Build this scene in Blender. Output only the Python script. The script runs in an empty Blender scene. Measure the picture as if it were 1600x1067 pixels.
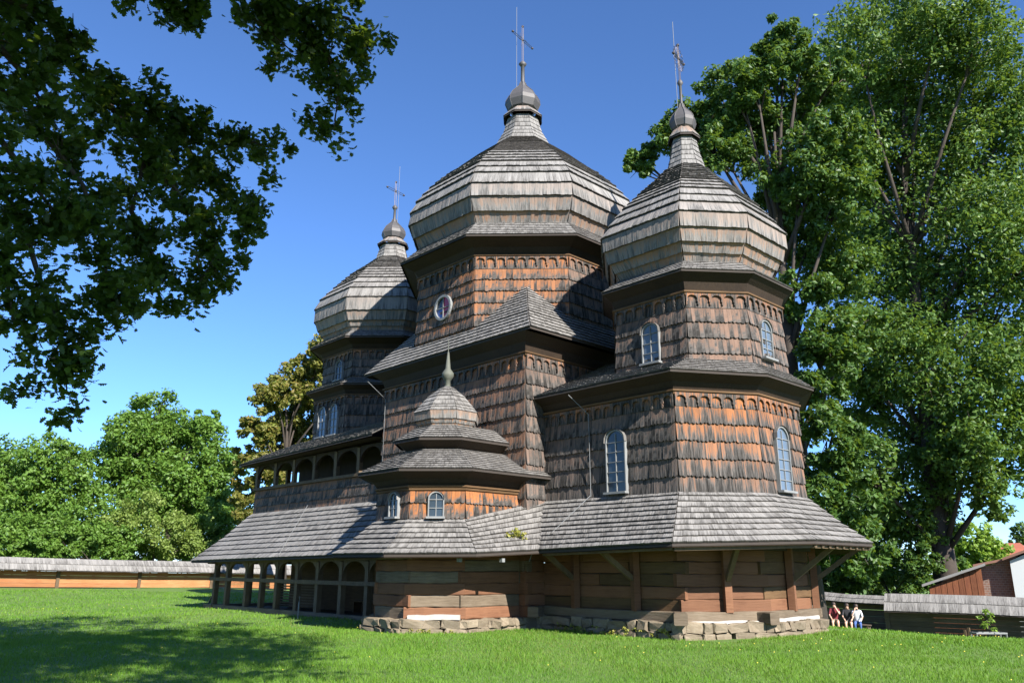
import bpy, math, random
import numpy as np
from mathutils import Vector, Matrix
random.seed(7); rng = np.random.default_rng(11)
S = bpy.context.scene
COL = S.collection
D2 = math.radians
# ------------------------------------------------------------------ camera
CX, CY, CZ, YAW, PITCH, FPX, ROLL = 21.967, -21.493, 1.655, 136.447, 16.008, 1246.873, 0.161
def cam_axes():
    a, b, r = D2(YAW), D2(PITCH), D2(ROLL)
    fh = np.array([math.cos(a), math.sin(a), 0]); R = np.array([math.sin(a), -math.cos(a), 0]); up = np.array([0, 0, 1.])
    fw = fh*math.cos(b)+up*math.sin(b); u2 = -fh*math.sin(b)+up*math.cos(b)
    return R*math.cos(r)+u2*math.sin(r), -R*math.sin(r)+u2*math.cos(r), fw
R_, U_, F_ = cam_axes(); C_ = np.array([CX, CY, CZ])
cd = bpy.data.cameras.new('camera'); cam = bpy.data.objects.new('camera', cd); COL.objects.link(cam)
cd.sensor_width = 36; cd.lens = FPX/1600*36; cd.clip_end = 3000; cd.clip_start = .1
m = Matrix(((R_[0], U_[0], -F_[0], CX), (R_[1], U_[1], -F_[1], CY), (R_[2], U_[2], -F_[2], CZ), (0, 0, 0, 1)))
cam.matrix_world = m; S.camera = cam
# ------------------------------------------------------------------ sky, sun, exposure
SUN_AZ, SUN_EL = 10.0, 33.0            # degrees south of east, elevation
w = bpy.data.worlds.new('World'); S.world = w; w.use_nodes = True
nt = w.node_tree; bg = nt.nodes['Background']; sky = nt.nodes.new('ShaderNodeTexSky'); sky.sky_type = 'NISHITA'
sky.sun_disc = False; sky.sun_elevation = D2(SUN_EL); sky.sun_rotation = D2(90+SUN_AZ)
sky.air_density = 0.75; sky.dust_density = 0.0; sky.ozone_density = 9.0; sky.altitude = 300
nt.links.new(sky.outputs[0], bg.inputs[0]); bg.inputs[1].default_value = 0.10
sl = bpy.data.lights.new('sun', 'SUN'); sun = bpy.data.objects.new('sun', sl); COL.objects.link(sun)
sl.energy = 5.0; sl.angle = D2(0.53); sl.color = (1, .95, .87)
sdir = Vector((math.cos(D2(SUN_EL))*math.cos(D2(SUN_AZ)), -math.cos(D2(SUN_EL))*math.sin(D2(SUN_AZ)), math.sin(D2(SUN_EL))))
sun.rotation_euler = (-sdir).to_track_quat('-Z', 'Y').to_euler(); sun.location = (30, -10, 40)
S.view_settings.view_transform = 'Standard'; S.view_settings.look = 'None'; S.view_settings.gamma = 1; S.view_settings.exposure = 1.45
S.render.resolution_x = 1024; S.render.resolution_y = 682

# ------------------------------------------------------------------ helpers
def ray(u, v):
    d = F_+R_*(u-800)/FPX-U_*(v-533.5)/FPX; return d
def at(u, v, dist):                     # photo direction + horizontal distance from the camera
    d = ray(u, v); return C_+d*dist/math.hypot(d[0], d[1])
def gat(u, dist):                       # ground position along a photo column at a horizontal distance
    d = ray(u, 890); p = C_+d*dist/math.hypot(d[0], d[1]); return p[0], p[1]
def sstep(a, b, x):
    t = np.clip((x-a)/(b-a), 0, 1); return t*t*(3-2*t)
def hgt(x, y):
    x = np.asarray(x, float); y = np.asarray(y, float)
    return -1.45*sstep(1, 24, y+(x-8)*.12)*sstep(-20, 4, x) + .6*sstep(-16, -34, x)*sstep(30, -15, y) + .03*np.sin(x*.7+y*.4)*sstep(4, 8, np.hypot(x-2, y))
def hz(x, y): return float(hgt(x, y))

def new_obj(name, mesh, parent=None):
    o = bpy.data.objects.new(name, mesh); COL.objects.link(o)
    if parent is not None: o.parent = parent
    return o
def mk(name, verts, faces, mat=None, parent=None, attrs=None, smooth=False, kind=None):
    me = bpy.data.meshes.new(name)
    v = np.asarray(verts, np.float32).reshape(-1, 3)
    me.vertices.add(len(v)); me.vertices.foreach_set('co', v.ravel())
    if isinstance(faces, np.ndarray):
        n, k = faces.shape; loops = faces.ravel(); starts = np.arange(n)*k; tot = np.full(n, k)
    else:
        tot = np.array([len(f) for f in faces]); starts = np.concatenate([[0], np.cumsum(tot)[:-1]]); loops = np.concatenate([np.asarray(f) for f in faces]); n = len(faces)
    me.loops.add(len(loops)); me.loops.foreach_set('vertex_index', loops.astype(np.int32))
    me.polygons.add(n); me.polygons.foreach_set('loop_start', starts.astype(np.int32)); me.polygons.foreach_set('loop_total', tot.astype(np.int32))
    me.polygons.foreach_set('use_smooth', np.full(n, bool(smooth)))
    if attrs:
        for an, arr in attrs.items():
            a = me.attributes.new(an, 'FLOAT_VECTOR', 'POINT'); a.data.foreach_set('vector', np.asarray(arr, np.float32).ravel())
    me.update(calc_edges=True); me.validate()
    o = new_obj(name, me, parent)
    if mat: me.materials.append(mat)
    if kind: o['kind'] = kind
    return o
def tag(o, label, cat, group=None):
    o['label'] = label; o['category'] = cat
    if group: o['group'] = group
    return o
def empty(name, loc=(0, 0, 0)):
    o = bpy.data.objects.new(name, None); COL.objects.link(o); o.location = loc; return o
class MB:
    def __init__(s): s.v = []; s.f = []
    def add(s, v, f):
        b = len(s.v); s.v += [tuple(map(float, p)) for p in v]; s.f += [tuple(i+b for i in q) for q in f]; return s
    def box(s, c, d, rz=0, ax=None):
        hx, hy, hz_ = d[0]/2, d[1]/2, d[2]/2; vs = []
        for x, y, z in [(-1,-1,-1),(1,-1,-1),(1,1,-1),(-1,1,-1),(-1,-1,1),(1,-1,1),(1,1,1),(-1,1,1)]:
            X, Y, Z = x*hx, y*hy, z*hz_
            vs.append((c[0]+X*math.cos(rz)-Y*math.sin(rz), c[1]+X*math.sin(rz)+Y*math.cos(rz), c[2]+Z))
        return s.add(vs, [(0,3,2,1),(4,5,6,7),(0,1,5,4),(1,2,6,5),(2,3,7,6),(3,0,4,7)])
    def beam(s, p, q, wd, hd, up=(0, 0, 1)):
        p, q = Vector(p), Vector(q); d = (q-p).normalized(); u = Vector(up); sx = d.cross(u)
        if sx.length < 1e-4: sx = d.cross(Vector((1, 0, 0)))
        sx.normalize(); u = sx.cross(d).normalized(); vs = []
        for P in (p, q):
            for a, b in ((-1,-1),(1,-1),(1,1),(-1,1)): vs.append(P+sx*a*wd/2+u*b*hd/2)
        return s.add(vs, [(0,3,2,1),(4,5,6,7),(0,1,5,4),(1,2,6,5),(2,3,7,6),(3,0,4,7)])
    def tube(s, pts, rad, n=8):
        rings = []; b0 = len(s.v)
        for i, p in enumerate(pts):
            p = Vector(p); d = (Vector(pts[min(i+1, len(pts)-1)])-Vector(pts[max(i-1, 0)])).normalized()
            a = d.cross(Vector((0, 0, 1)))
            if a.length < .05: a = d.cross(Vector((1, 0, 0)))
            a.normalize(); b = d.cross(a); r = rad[i] if hasattr(rad, '__len__') else rad
            for k in range(n):
                t = 2*math.pi*k/n; s.v.append(tuple(p+a*r*math.cos(t)+b*r*math.sin(t)))
        for i in range(len(pts)-1):
            for k in range(n):
                k2 = (k+1) % n; s.f.append((b0+i*n+k, b0+(i+1)*n+k, b0+(i+1)*n+k2, b0+i*n+k2))
        s.f.append(tuple(b0+k for k in range(n))); s.f.append(tuple(b0+(len(pts)-1)*n+k for k in reversed(range(n))))
        return s
    def lathe(s, c, prof, n=16):
        b0 = len(s.v)
        for r, z in prof:
            for k in range(n):
                t = 2*math.pi*k/n; s.v.append((c[0]+r*math.cos(t), c[1]+r*math.sin(t), c[2]+z))
        for i in range(len(prof)-1):
            for k in range(n):
                k2 = (k+1) % n; s.f.append((b0+i*n+k, b0+i*n+k2, b0+(i+1)*n+k2, b0+(i+1)*n+k))
        return s
    def loft(s, lines, closed=True):
        b0 = len(s.v); n = len(lines[0])
        for L in lines: s.v += [tuple(map(float, p)) for p in L]
        for i in range(len(lines)-1):
            for k in range(n if closed else n-1):
                k2 = (k+1) % n; s.f.append((b0+i*n+k, b0+i*n+k2, b0+(i+1)*n+k2, b0+(i+1)*n+k))
        return s
    def build(s, name, mat, parent=None, smooth=False): return mk(name, s.v, s.f, mat, parent, smooth=smooth)

# ------------------------------------------------------------------ materials
def mat_base(name):
    mt = bpy.data.materials.new(name); mt.use_nodes = True; return mt, mt.node_tree, mt.node_tree.nodes['Principled BSDF']
def N(nt, t, **k):
    n = nt.nodes.new(t)
    for a, b in k.items(): setattr(n, a, b)
    return n
def math_(nt, op, a, b=None, clamp=False):
    n = N(nt, 'ShaderNodeMath', operation=op, use_clamp=clamp)
    for i, x in enumerate((a, b)):
        if x is None: continue
        if isinstance(x, (int, float)): n.inputs[i].default_value = x
        else: nt.links.new(x, n.inputs[i])
    return n.outputs[0]
def mixc(nt, f, a, b, bt='MIX'):
    n = N(nt, 'ShaderNodeMix', data_type='RGBA', blend_type=bt)
    for i, x in ((0, f), (6, a), (7, b)):
        if isinstance(x, (int, float)): n.inputs[i].default_value = x
        elif isinstance(x, tuple): n.inputs[i].default_value = (*x, 1) if len(x) == 3 else x
        else: nt.links.new(x, n.inputs[i])
    return n.outputs[2]
def ramp(nt, f, lo, hi):
    n = N(nt, 'ShaderNodeMapRange', interpolation_type='SMOOTHSTEP'); n.inputs[1].default_value = lo; n.inputs[2].default_value = hi
    nt.links.new(f, n.inputs[0]); return n.outputs[0]
def noise(nt, vec, scale, detail=4, rough=.6):
    n = N(nt, 'ShaderNodeTexNoise'); n.inputs['Scale'].default_value = scale; n.inputs['Detail'].default_value = detail; n.inputs['Roughness'].default_value = rough
    if vec is not None: nt.links.new(vec, n.inputs['Vector'])
    return n.outputs[0]
def bump(nt, h, dist, bs, strength=.6):
    b = N(nt, 'ShaderNodeBump'); b.inputs['Distance'].default_value = dist; b.inputs['Strength'].default_value = strength
    nt.links.new(h, b.inputs['Height']); nt.links.new(b.outputs[0], bs.inputs['Normal'])
def shingle_mat(name, grey, orange, dark, darkamt=.5, var=.5):
    mt, nt, bs = mat_base(name)
    g = N(nt, 'ShaderNodeAttribute', attribute_name='g'); h = N(nt, 'ShaderNodeAttribute', attribute_name='h'); oi = N(nt, 'ShaderNodeObjectInfo')
    sg = N(nt, 'ShaderNodeSeparateXYZ'); nt.links.new(g.outputs['Vector'], sg.inputs[0]); sh = N(nt, 'ShaderNodeSeparateXYZ'); nt.links.new(h.outputs['Vector'], sh.inputs[0])
    rnd = math_(nt, 'FRACT', math_(nt, 'ADD', sg.outputs[2], math_(nt, 'MULTIPLY', oi.outputs['Random'], 7.31)))
    cx = N(nt, 'ShaderNodeCombineXYZ'); nt.links.new(math_(nt, 'ADD', math_(nt, 'MULTIPLY', sg.outputs[0], 17), math_(nt, 'MULTIPLY', rnd, 91)), cx.inputs[0])
    nt.links.new(math_(nt, 'MULTIPLY', sg.outputs[1], 1.6), cx.inputs[1]); nt.links.new(math_(nt, 'MULTIPLY', rnd, 40), cx.inputs[2])
    streak = ramp(nt, noise(nt, cx.outputs[0], 1.0, 4, .65), .28, .72)
    geo = N(nt, 'ShaderNodeNewGeometry'); big = noise(nt, geo.outputs['Position'], .55, 3, .6)
    sv = sh.outputs[0]; warm = sh.outputs[1]
    k = math_(nt, 'ADD', math_(nt, 'MULTIPLY', sv, .85), math_(nt, 'MULTIPLY', math_(nt, 'SUBTRACT', streak, .5), 1.0))
    k = math_(nt, 'ADD', k, math_(nt, 'MULTIPLY', math_(nt, 'SUBTRACT', rnd, .5), .5))
    k = math_(nt, 'ADD', k, math_(nt, 'MULTIPLY', math_(nt, 'SUBTRACT', big, .5), 1.6))
    fo = math_(nt, 'MULTIPLY', ramp(nt, k, .25, .95), warm)
    fd = math_(nt, 'MULTIPLY', math_(nt, 'SUBTRACT', 1.0, ramp(nt, math_(nt, 'ADD', k, math_(nt, 'MULTIPLY', streak, .6)), -.2, .95)), darkamt)
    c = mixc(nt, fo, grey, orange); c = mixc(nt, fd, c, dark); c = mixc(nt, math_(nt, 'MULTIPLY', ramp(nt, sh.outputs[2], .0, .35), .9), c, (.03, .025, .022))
    val = math_(nt, 'ADD', 1-var*.5, math_(nt, 'MULTIPLY', rnd, var)); val = math_(nt, 'ADD', val, math_(nt, 'MULTIPLY', math_(nt, 'SUBTRACT', streak, .5), var*.7)); val = math_(nt, 'ADD', val, math_(nt, 'MULTIPLY', math_(nt, 'SUBTRACT', big, .5), .35))
    hv = N(nt, 'ShaderNodeHueSaturation'); nt.links.new(c, hv.inputs['Color']); nt.links.new(val, hv.inputs['Value']); nt.links.new(hv.outputs[0], bs.inputs['Base Color'])
    bs.inputs['Roughness'].default_value = .8; bs.inputs['Specular IOR Level'].default_value = .25
    bump(nt, streak, .012, bs, .7); return mt
def wood_mat(name, c1, c2, scale=(1, 1, 1), rough=.8, wear=.5):
    mt, nt, bs = mat_base(name); tc = N(nt, 'ShaderNodeTexCoord'); oi = N(nt, 'ShaderNodeObjectInfo'); mp = N(nt, 'ShaderNodeMapping')
    nt.links.new(tc.outputs['Object'], mp.inputs[0]); mp.inputs['Scale'].default_value = scale
    ad = N(nt, 'ShaderNodeVectorMath', operation='ADD'); nt.links.new(mp.outputs[0], ad.inputs[0]); cmb = N(nt, 'ShaderNodeCombineXYZ')
    for i in range(3): nt.links.new(math_(nt, 'MULTIPLY', oi.outputs['Random'], 50.+i*13), cmb.inputs[i])
    nt.links.new(cmb.outputs[0], ad.inputs[1])
    st = noise(nt, ad.outputs[0], 3.0, 5, .65); geo = N(nt, 'ShaderNodeNewGeometry'); big = noise(nt, geo.outputs['Position'], .9, 4, .6)
    f = ramp(nt, math_(nt, 'ADD', math_(nt, 'MULTIPLY', st, .6), math_(nt, 'MULTIPLY', big, wear)), .3, .75)
    c = mixc(nt, f, c1, c2); v = math_(nt, 'ADD', .82, math_(nt, 'MULTIPLY', oi.outputs['Random'], .34))
    hv = N(nt, 'ShaderNodeHueSaturation'); nt.links.new(c, hv.inputs['Color']); nt.links.new(v, hv.inputs['Value']); nt.links.new(hv.outputs[0], bs.inputs['Base Color'])
    bs.inputs['Roughness'].default_value = rough; bs.inputs['Specular IOR Level'].default_value = .25; bump(nt, st, .02, bs, .6); return mt
def flat_mat(name, c, rough=.6, var=.25, scale=3, metal=0, bumpd=0):
    mt, nt, bs = mat_base(name); geo = N(nt, 'ShaderNodeNewGeometry'); n = noise(nt, geo.outputs['Position'], scale, 5, .6)
    lo = tuple(x*(1-var) for x in c); hi = tuple(min(1, x*(1+var)) for x in c)
    nt.links.new(mixc(nt, n, lo, hi), bs.inputs['Base Color']); bs.inputs['Roughness'].default_value = rough; bs.inputs['Metallic'].default_value = metal
    if bumpd: bump(nt, n, bumpd, bs)
    return mt
def leaf_mat(name, c1, c2, trans=.35, rough=.5):
    mt, nt, bs = mat_base(name); g = N(nt, 'ShaderNodeAttribute', attribute_name='g'); sg = N(nt, 'ShaderNodeSeparateXYZ'); nt.links.new(g.outputs['Vector'], sg.inputs[0])
    c = mixc(nt, sg.outputs[0], c1, c2); nt.links.new(c, bs.inputs['Base Color']); bs.inputs['Roughness'].default_value = rough; bs.inputs['Specular IOR Level'].default_value = .35
    tr = N(nt, 'ShaderNodeBsdfTranslucent'); nt.links.new(mixc(nt, .5, c, (.30, .42, .03)), tr.inputs[0])
    mx = N(nt, 'ShaderNodeMixShader'); mx.inputs[0].default_value = trans; nt.links.new(bs.outputs[0], mx.inputs[1]); nt.links.new(tr.outputs[0], mx.inputs[2])
    nt.links.new(mx.outputs[0], nt.nodes['Material Output'].inputs[0]); return mt
M = {}
M['roof'] = shingle_mat('roof_shingles', (.175, .167, .158), (.20, .10, .05), (.06, .055, .05), .55, .36)
M['roofdark'] = shingle_mat('dark_roof_shingles', (.075, .068, .06), (.12, .07, .04), (.025, .022, .02), .5, .3)
M['wallsh'] = shingle_mat('wall_shingles', (.082, .075, .069), (.215, .083, .030), (.014, .012, .010), .8, .55)
M['under'] = flat_mat('dark_under_boarding', (.035, .027, .022), .9)
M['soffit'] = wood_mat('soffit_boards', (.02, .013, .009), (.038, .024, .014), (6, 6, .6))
M['log'] = wood_mat('hewn_logs', (.085, .036, .019), (.16, .075, .040), (.7, .7, 7), wear=.7)
M['oldlog'] = wood_mat('grey_hewn_logs', (.08, .058, .038), (.155, .12, .085), (.7, .7, 7))
M['board'] = wood_mat('brown_boards', (.06, .032, .015), (.11, .064, .03), (.7, .7, 7))
M['beam'] = wood_mat('weathered_beams', (.07, .046, .027), (.125, .088, .053), (3, 3, 1))
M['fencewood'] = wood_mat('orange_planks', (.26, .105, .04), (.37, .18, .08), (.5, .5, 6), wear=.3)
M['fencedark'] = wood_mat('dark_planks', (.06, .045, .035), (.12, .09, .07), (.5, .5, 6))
M['stone'] = wood_mat('foundation_stone', (.12, .092, .062), (.22, .18, .13), (1.2, 1.2, 1.2), .9)
M['lime'] = flat_mat('limewash', (.33, .32, .30), .9, .4, 5)
M['zinc'] = flat_mat('onion_sheet_metal', (.075, .07, .07), .6, .25, 4, .2)
M['copper'] = flat_mat('green_copper', (.085, .09, .072), .75, .35, 9, .1)
M['iron'] = flat_mat('wrought_iron', (.07, .06, .06), .5, .2, 4, .6)
M['steel'] = flat_mat('galvanised_steel', (.16, .165, .17), .7, .1, 4, .1)
M['white'] = flat_mat('white_paint', (.17, .175, .175), .7, .3, 8)
M['glass'] = flat_mat('window_glass', (.03, .042, .055), .1, .2, 2)
M['skyglass'] = flat_mat('pale_window_glass', (.09, .12, .16), .08, .15, 2)
M['red'] = flat_mat('red_glass', (.35, .03, .06), .1, .1); M['blue'] = flat_mat('blue_glass', (.05, .09, .25), .1, .1)
M['dirt'] = flat_mat('bare_soil', (.12, .09, .06), .95)

# ------------------------------------------------------------------ shingles
class Shingles:
    def __init__(s): s.V = []; s.F = []; s.G = []; s.Hh = []; s.n = 0
    def band(s, P0, P1, expo, width, thick=.03, rnd_end=False, warm=0., closed=False, rows=None, skip=None, sag=0.):
        P0 = np.asarray(P0, float); P1 = np.asarray(P1, float)
        if closed: P0 = np.vstack([P0, P0[:1]]); P1 = np.vstack([P1, P1[:1]])
        for i in range(len(P0)-1):
            a0, a1, b0, b1 = P0[i], P0[i+1], P1[i], P1[i+1]
            e = (a1-a0)+(b1-b0); sl = (b0+b1-a0-a1)/2; L = np.linalg.norm(sl)
            if np.linalg.norm(e) < .05 or L < .02: continue
            nn = np.cross(e, sl); nn /= np.linalg.norm(nn)
            nr = rows or max(1, int(round(L/expo)))
            wrm = warm[i] if hasattr(warm, '__len__') else warm
            for k in range(nr):
                t0 = k/nr; t1 = min(1., (k+1.3)/nr)
                wl = np.linalg.norm((a1-a0)*(1-t0)+(b1-b0)*t0); mcnt = max(1, int(round(wl/width)))
                ed = np.linspace(0, 1, mcnt+1); ed[1:-1] += rng.uniform(-.18, .18, mcnt-1)/mcnt
                l, r = ed[:-1], ed[1:]; gap = min(.03/mcnt, .0012/max(wl, .1)); l = l+gap; r = r-gap
                jt = rng.uniform(-.03, .03, mcnt)/nr; tb = np.full(mcnt, t0)+jt*(1 if k else .6)
                th = thick*rng.uniform(.88, 1.12, mcnt)
                def pt(sv, tv, off):
                    A = a0+(a1-a0)*sv[:, None]; B = b0+(b1-b0)*sv[:, None]
                    return A+(B-A)*tv[:, None]+nn*np.asarray(off).reshape(-1, 1)
                if rnd_end:
                    d = rng.uniform(.03, .085, mcnt)/nr*min(1, .55/expo+.3)
                    cols = [pt(l, tb+d, th), pt(l*.68+r*.32, tb, th), pt(l*.32+r*.68, tb, th), pt(r, tb+d, th),
                            pt(l, tb+d, th*0), pt(l*.68+r*.32, tb, th*0), pt(l*.32+r*.68, tb, th*0), pt(r, tb+d, th*0),
                            pt(r, np.full(mcnt, t1), th*.12), pt(l, np.full(mcnt, t1), th*.12)]
                    fc = [(0,1,2,3,8,9), (4,5,1,0), (5,6,2,1), (6,7,3,2), (4,0,9), (3,7,8)]
                    svs = [.08, 0, 0, .08, .08, 0, 0, .08, 1.3, 1.3]
                else:
                    cols = [pt(l, tb, th), pt(r, tb, th), pt(l, tb, th*0), pt(r, tb, th*0), pt(r, np.full(mcnt, t1), th*.12), pt(l, np.full(mcnt, t1), th*.12)]
                    fc = [(0,1,4,5), (2,3,1,0), (2,0,5), (1,3,4)]
                    svs = [0, 0, 0, 0, 1.3, 1.3]
                nv = len(cols); V = np.stack(cols, 1); rd = rng.random(mcnt)
                G = np.zeros((mcnt, nv, 3)); H = np.zeros((mcnt, nv, 3))
                G[:, :, 0] = ((l+r)/2*wl)[:, None]; rightv = (1, 2, 3, 6, 7, 8) if rnd_end else (1, 3, 4)
                for c in rightv: G[:, c, 0] += width
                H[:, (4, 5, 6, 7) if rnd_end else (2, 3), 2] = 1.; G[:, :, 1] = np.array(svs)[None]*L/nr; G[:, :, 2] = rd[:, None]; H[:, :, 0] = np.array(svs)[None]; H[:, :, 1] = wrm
                base = s.n+np.arange(mcnt)*nv
                for f in fc: s.F.append((base[:, None]+np.array(f)[None]))
                s.V.append(V.reshape(-1, 3)); s.G.append(G.reshape(-1, 3)); s.Hh.append(H.reshape(-1, 3)); s.n += mcnt*nv
        return s
    def build(s, name, mat, parent):
        faces = []
        for f in s.F: faces += list(f)
        return mk(name, np.vstack(s.V), faces, mat, parent, {'g': np.vstack(s.G), 'h': np.vstack(s.Hh)}, kind='stuff')
def octo(cx, cy, a, z, bs=None, be=None):
    bs = a*.4142 if bs is None else bs; be = a*.4142 if be is None else be
    return [(cx+x, cy+y, z) for x, y in ((-bs,-a),(bs,-a),(a,-be),(a,be),(bs,a),(-bs,a),(-a,be),(-a,-be))]
def offs(poly, d, closed=True):           # offset a CCW plan polyline outward
    n = len(poly); out = []
    for i in range(n):
        p = Vector(poly[i][:2]); q0 = Vector(poly[i-1][:2]) if (i or closed) else None; q1 = Vector(poly[(i+1) % n][:2]) if (i < n-1 or closed) else None
        n0 = n1 = None
        if q0 is not None: e = (p-q0).normalized(); n0 = Vector((e.y, -e.x))
        if q1 is not None: e = (q1-p).normalized(); n1 = Vector((e.y, -e.x))
        n0 = n0 or n1; n1 = n1 or n0; b = (n0+n1); b = b/(b.length_squared/2) if b.length > .1 else n0
        out.append((p.x+b.x*d, p.y+b.y*d))
    return out
def zs(poly, z): return [(p[0], p[1], z) for p in poly]

# ================================================================== the church
church = empty('wooden_church', (0, 0, 0))
tag(church, 'old three-domed wooden church clad in grey and orange shingles on a stone footing', 'church')
def part(name, mb, mat, parent=church, smooth=False): return mb.build(name, mat, parent, smooth)

def frieze_mesh(pitch, h=.40):
    w = pitch; pts = []                     # plate with an arch cut in its lower edge, half pendants at both ends
    hp = h
    pts += [(0, 0), (w, 0), (w, -hp), (w-.035, -hp+.05), (w-.02, -hp+.10), (w-.05, -hp+.14), (w-.035, -hp*.45)]
    for k in range(7):
        t = math.pi*k/6; pts.append((w/2+(w/2-.035)*math.cos(t), -hp*.45+(hp*.45-.07)*math.sin(t)))
    pts += [(.035, -hp*.45), (.05, -hp+.14), (.02, -hp+.10), (.035, -hp+.05), (0, -hp)]
    q = []
    for p in pts:
        if not q or (abs(p[0]-q[-1][0])+abs(p[1]-q[-1][1])) > 1e-4: q.append(p)
    n = len(q); v = [(x-w/2, -.035, z) for x, z in q]+[(x-w/2, 0, z) for x, z in q]
    # triangulate the front as strips so the concave outline fills properly
    me_f = [tuple(range(n-1, -1, -1))]; f = [tuple(range(n))]
    for i in range(n): j = (i+1) % n; f.append((i, i+n, j+n, j))
    g = [((x+w), (z+.5), .5) for x, y, z in v]; hh = [(.6+z, .75, 0) for x, y, z in v]
    import bmesh
    o = mk('frieze_board', v, f, M['wallsh'], None, {'g': g, 'h': hh}); me = o.data; bpy.data.objects.remove(o)
    bm = bmesh.new(); bm.from_mesh(me); bmesh.ops.triangulate(bm, faces=bm.faces[:1], ngon_method='EAR_CLIP'); bm.to_mesh(me); bm.free()
    return me
FR = {}
def frieze(p, q, ztop, parent, pitch=.36, h=.40, out=.045):
    p, q = Vector(p[:2]), Vector(q[:2]); L = (q-p).length; n = max(1, int(round(L/pitch))); w = L/n
    key = (round(w, 2), h)
    if key not in FR: FR[key] = frieze_mesh(round(w, 2), h)
    d = (q-p).normalized(); nrm = Vector((d.y, -d.x)); rz = math.atan2(d.y, d.x)
    for k in range(n):
        c = p+d*(k+.5)*w+nrm*out; o = new_obj('frieze_board', FR[key], parent); o.location = (c.x, c.y, ztop); o.rotation_euler = (0, 0, rz); o.scale = (w/key[0], 1, 1)

def wall(name, poly, z0, z1, closed, zfr, expo, width, warm, fr=True, flare=0., friezefacets=None):
    """solid wall + shingle courses + frieze boards"""
    p0 = offs(poly, flare, closed) if flare else poly
    mb = MB().loft([zs(p0, z0), zs(poly, z1)], closed); o = part(name, mb, M['under'])
    sh = Shingles(); sh.band(zs(p0, z0), [(p[0], p[1], zfr) for p in poly], expo, width, .07, True, warm, closed)
    if fr:
        sh.band([(p[0], p[1], zfr-.03) for p in poly], zs(poly, z1), 10, width, .03, False, [x*1.0+.15 for x in warm] if hasattr(warm, '__len__') else warm, closed, rows=1)
        n = len(poly)
        for i in range(n if closed else n-1):
            if friezefacets is None or i in friezefacets: frieze(poly[i], poly[(i+1) % n], z1, o)
    s = sh.build('wall_shingle', M['wallsh'], o)
    return o
def cornice(name, poly, z, closed, out, zt, parent=church):
    """two projecting mouldings and the coved boarded soffit up to the eave"""
    part(name, MB().loft([zs(offs(poly, .0, closed), z-.10), zs(offs(poly, .07, closed), z-.08), zs(offs(poly, .08, closed), z-.03), zs(offs(poly, .05, closed), z-.02), zs(offs(poly, .12, closed), z), zs(offs(poly, .12, closed), z+.05), zs(offs(poly, .04, closed), z+.06)], closed), M['board'], parent)
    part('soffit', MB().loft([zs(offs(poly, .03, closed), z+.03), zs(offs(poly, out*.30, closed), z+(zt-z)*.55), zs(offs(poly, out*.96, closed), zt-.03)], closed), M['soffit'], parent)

def roofdeck(name, lines, closed, expo=.19, width=.12, thick=.04, warm=0., mat='roof', specs=None):
    """deck lofted through lines (eave first); shingles on every band"""
    lo = [[(x, y, z-.02) for x, y, z in L] for L in lines]
    under = [(x, y, z-.07) for x, y, z in lines[0]]
    o = part(name, MB().loft([under]+lo, closed), M['under'])
    sh = Shingles()
    for i in range(len(lines)-1):
        wv = warm[i] if hasattr(warm, '__len__') else warm
        ex = expo[i] if hasattr(expo, '__len__') else expo
        sh.band(lines[i], lines[i+1], ex, width, thick, False, wv, closed)
    sh.build('roof_shingle', M[mat], o); return o

# ---------- plan polygons
NW = [(-3.4, -4.1), (4.3, -4.1), (4.3, 4.1), (-3.4, 4.1)]
AP = [(4.3, -3.3), (9.35, -3.3), (10.65, -1.2), (10.65, 1.2), (9.35, 3.3), (4.3, 3.3)]
KC = (2.1, -5.5)
def koct(a, z): return octo(KC[0], KC[1], a, z)
KP = [(KC[0]-1.93, -4.1), (KC[0]-1.93, -6.3), (1.3, -7.43), (2.9, -7.43), (4.03, -6.3), (4.03, -4.1)]
AX = 8.05

# ---------- apse lower wall: shingles one by one (the largest in view)
apse = part('apse_wall', MB().loft([zs(AP, 2.2), zs(AP, 6.45)], False), M['under'])
def single_shingle(wd, ht):
    t = .07; d = .03; l, r = -wd/2+.0015, wd/2-.0015
    v = [(l, -t, d), (l*.36, -t, 0), (r*.36, -t, 0), (r, -t, d), (l, 0, d), (l*.36, 0, 0), (r*.36, 0, 0), (r, 0, d), (r, -.006, ht*1.28), (l, -.006, ht*1.28)]
    sv = [.08, 0, 0, .08, .08, 0, 0, .08, 1.3, 1.3]
    g = [(p[0]+.5, s_*ht, 0) for p, s_ in zip(v, sv)]
    return v, [(0,1,2,3,8,9), (4,5,1,0), (5,6,2,1), (6,7,3,2), (4,0,9), (3,7,8)], g, sv
SHM = {}
zc0, zc1, nrow = 3.62, 6.06, 5
eh = (zc1-zc0)/nrow
for fi, (p, q, warm) in enumerate(((AP[0], AP[1], .25), (AP[1], AP[2], .95), (AP[2], AP[3], .8))):
    p, q = Vector(p), Vector(q); L = (q-p).length; n = int(round(L/(.13 if fi == 0 else .12))); wd = L/n; d = (q-p)/L; rz = math.atan2(d.y, d.x)
    for k in range(nrow):
        for variant in range(2):
            v, f, g, sv = single_shingle(wd, eh)
            o = mk('wall_shingle', v, f, M['wallsh'], None, {'g': g, 'h': [(s_, warm*(.5+.6*(k/nrow)), 1. if 4 <= q_ <= 7 else 0.) for q_, s_ in enumerate(sv)]}); SHM[(fi, k, variant)] = o.data; bpy.data.objects.remove(o)
        for j in range(n):
            if fi == 0 and k > 1: break
            c = p+d*((j+.5)*wd); o = new_obj('wall_shingle', SHM[(fi, k, j % 2)], apse)
            o.location = (c.x, c.y, zc0+k*eh+random.uniform(-.02, .02)); o.rotation_euler = (0, 0, rz); o.scale = (1, random.uniform(.86, 1.14), 1)
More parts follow.
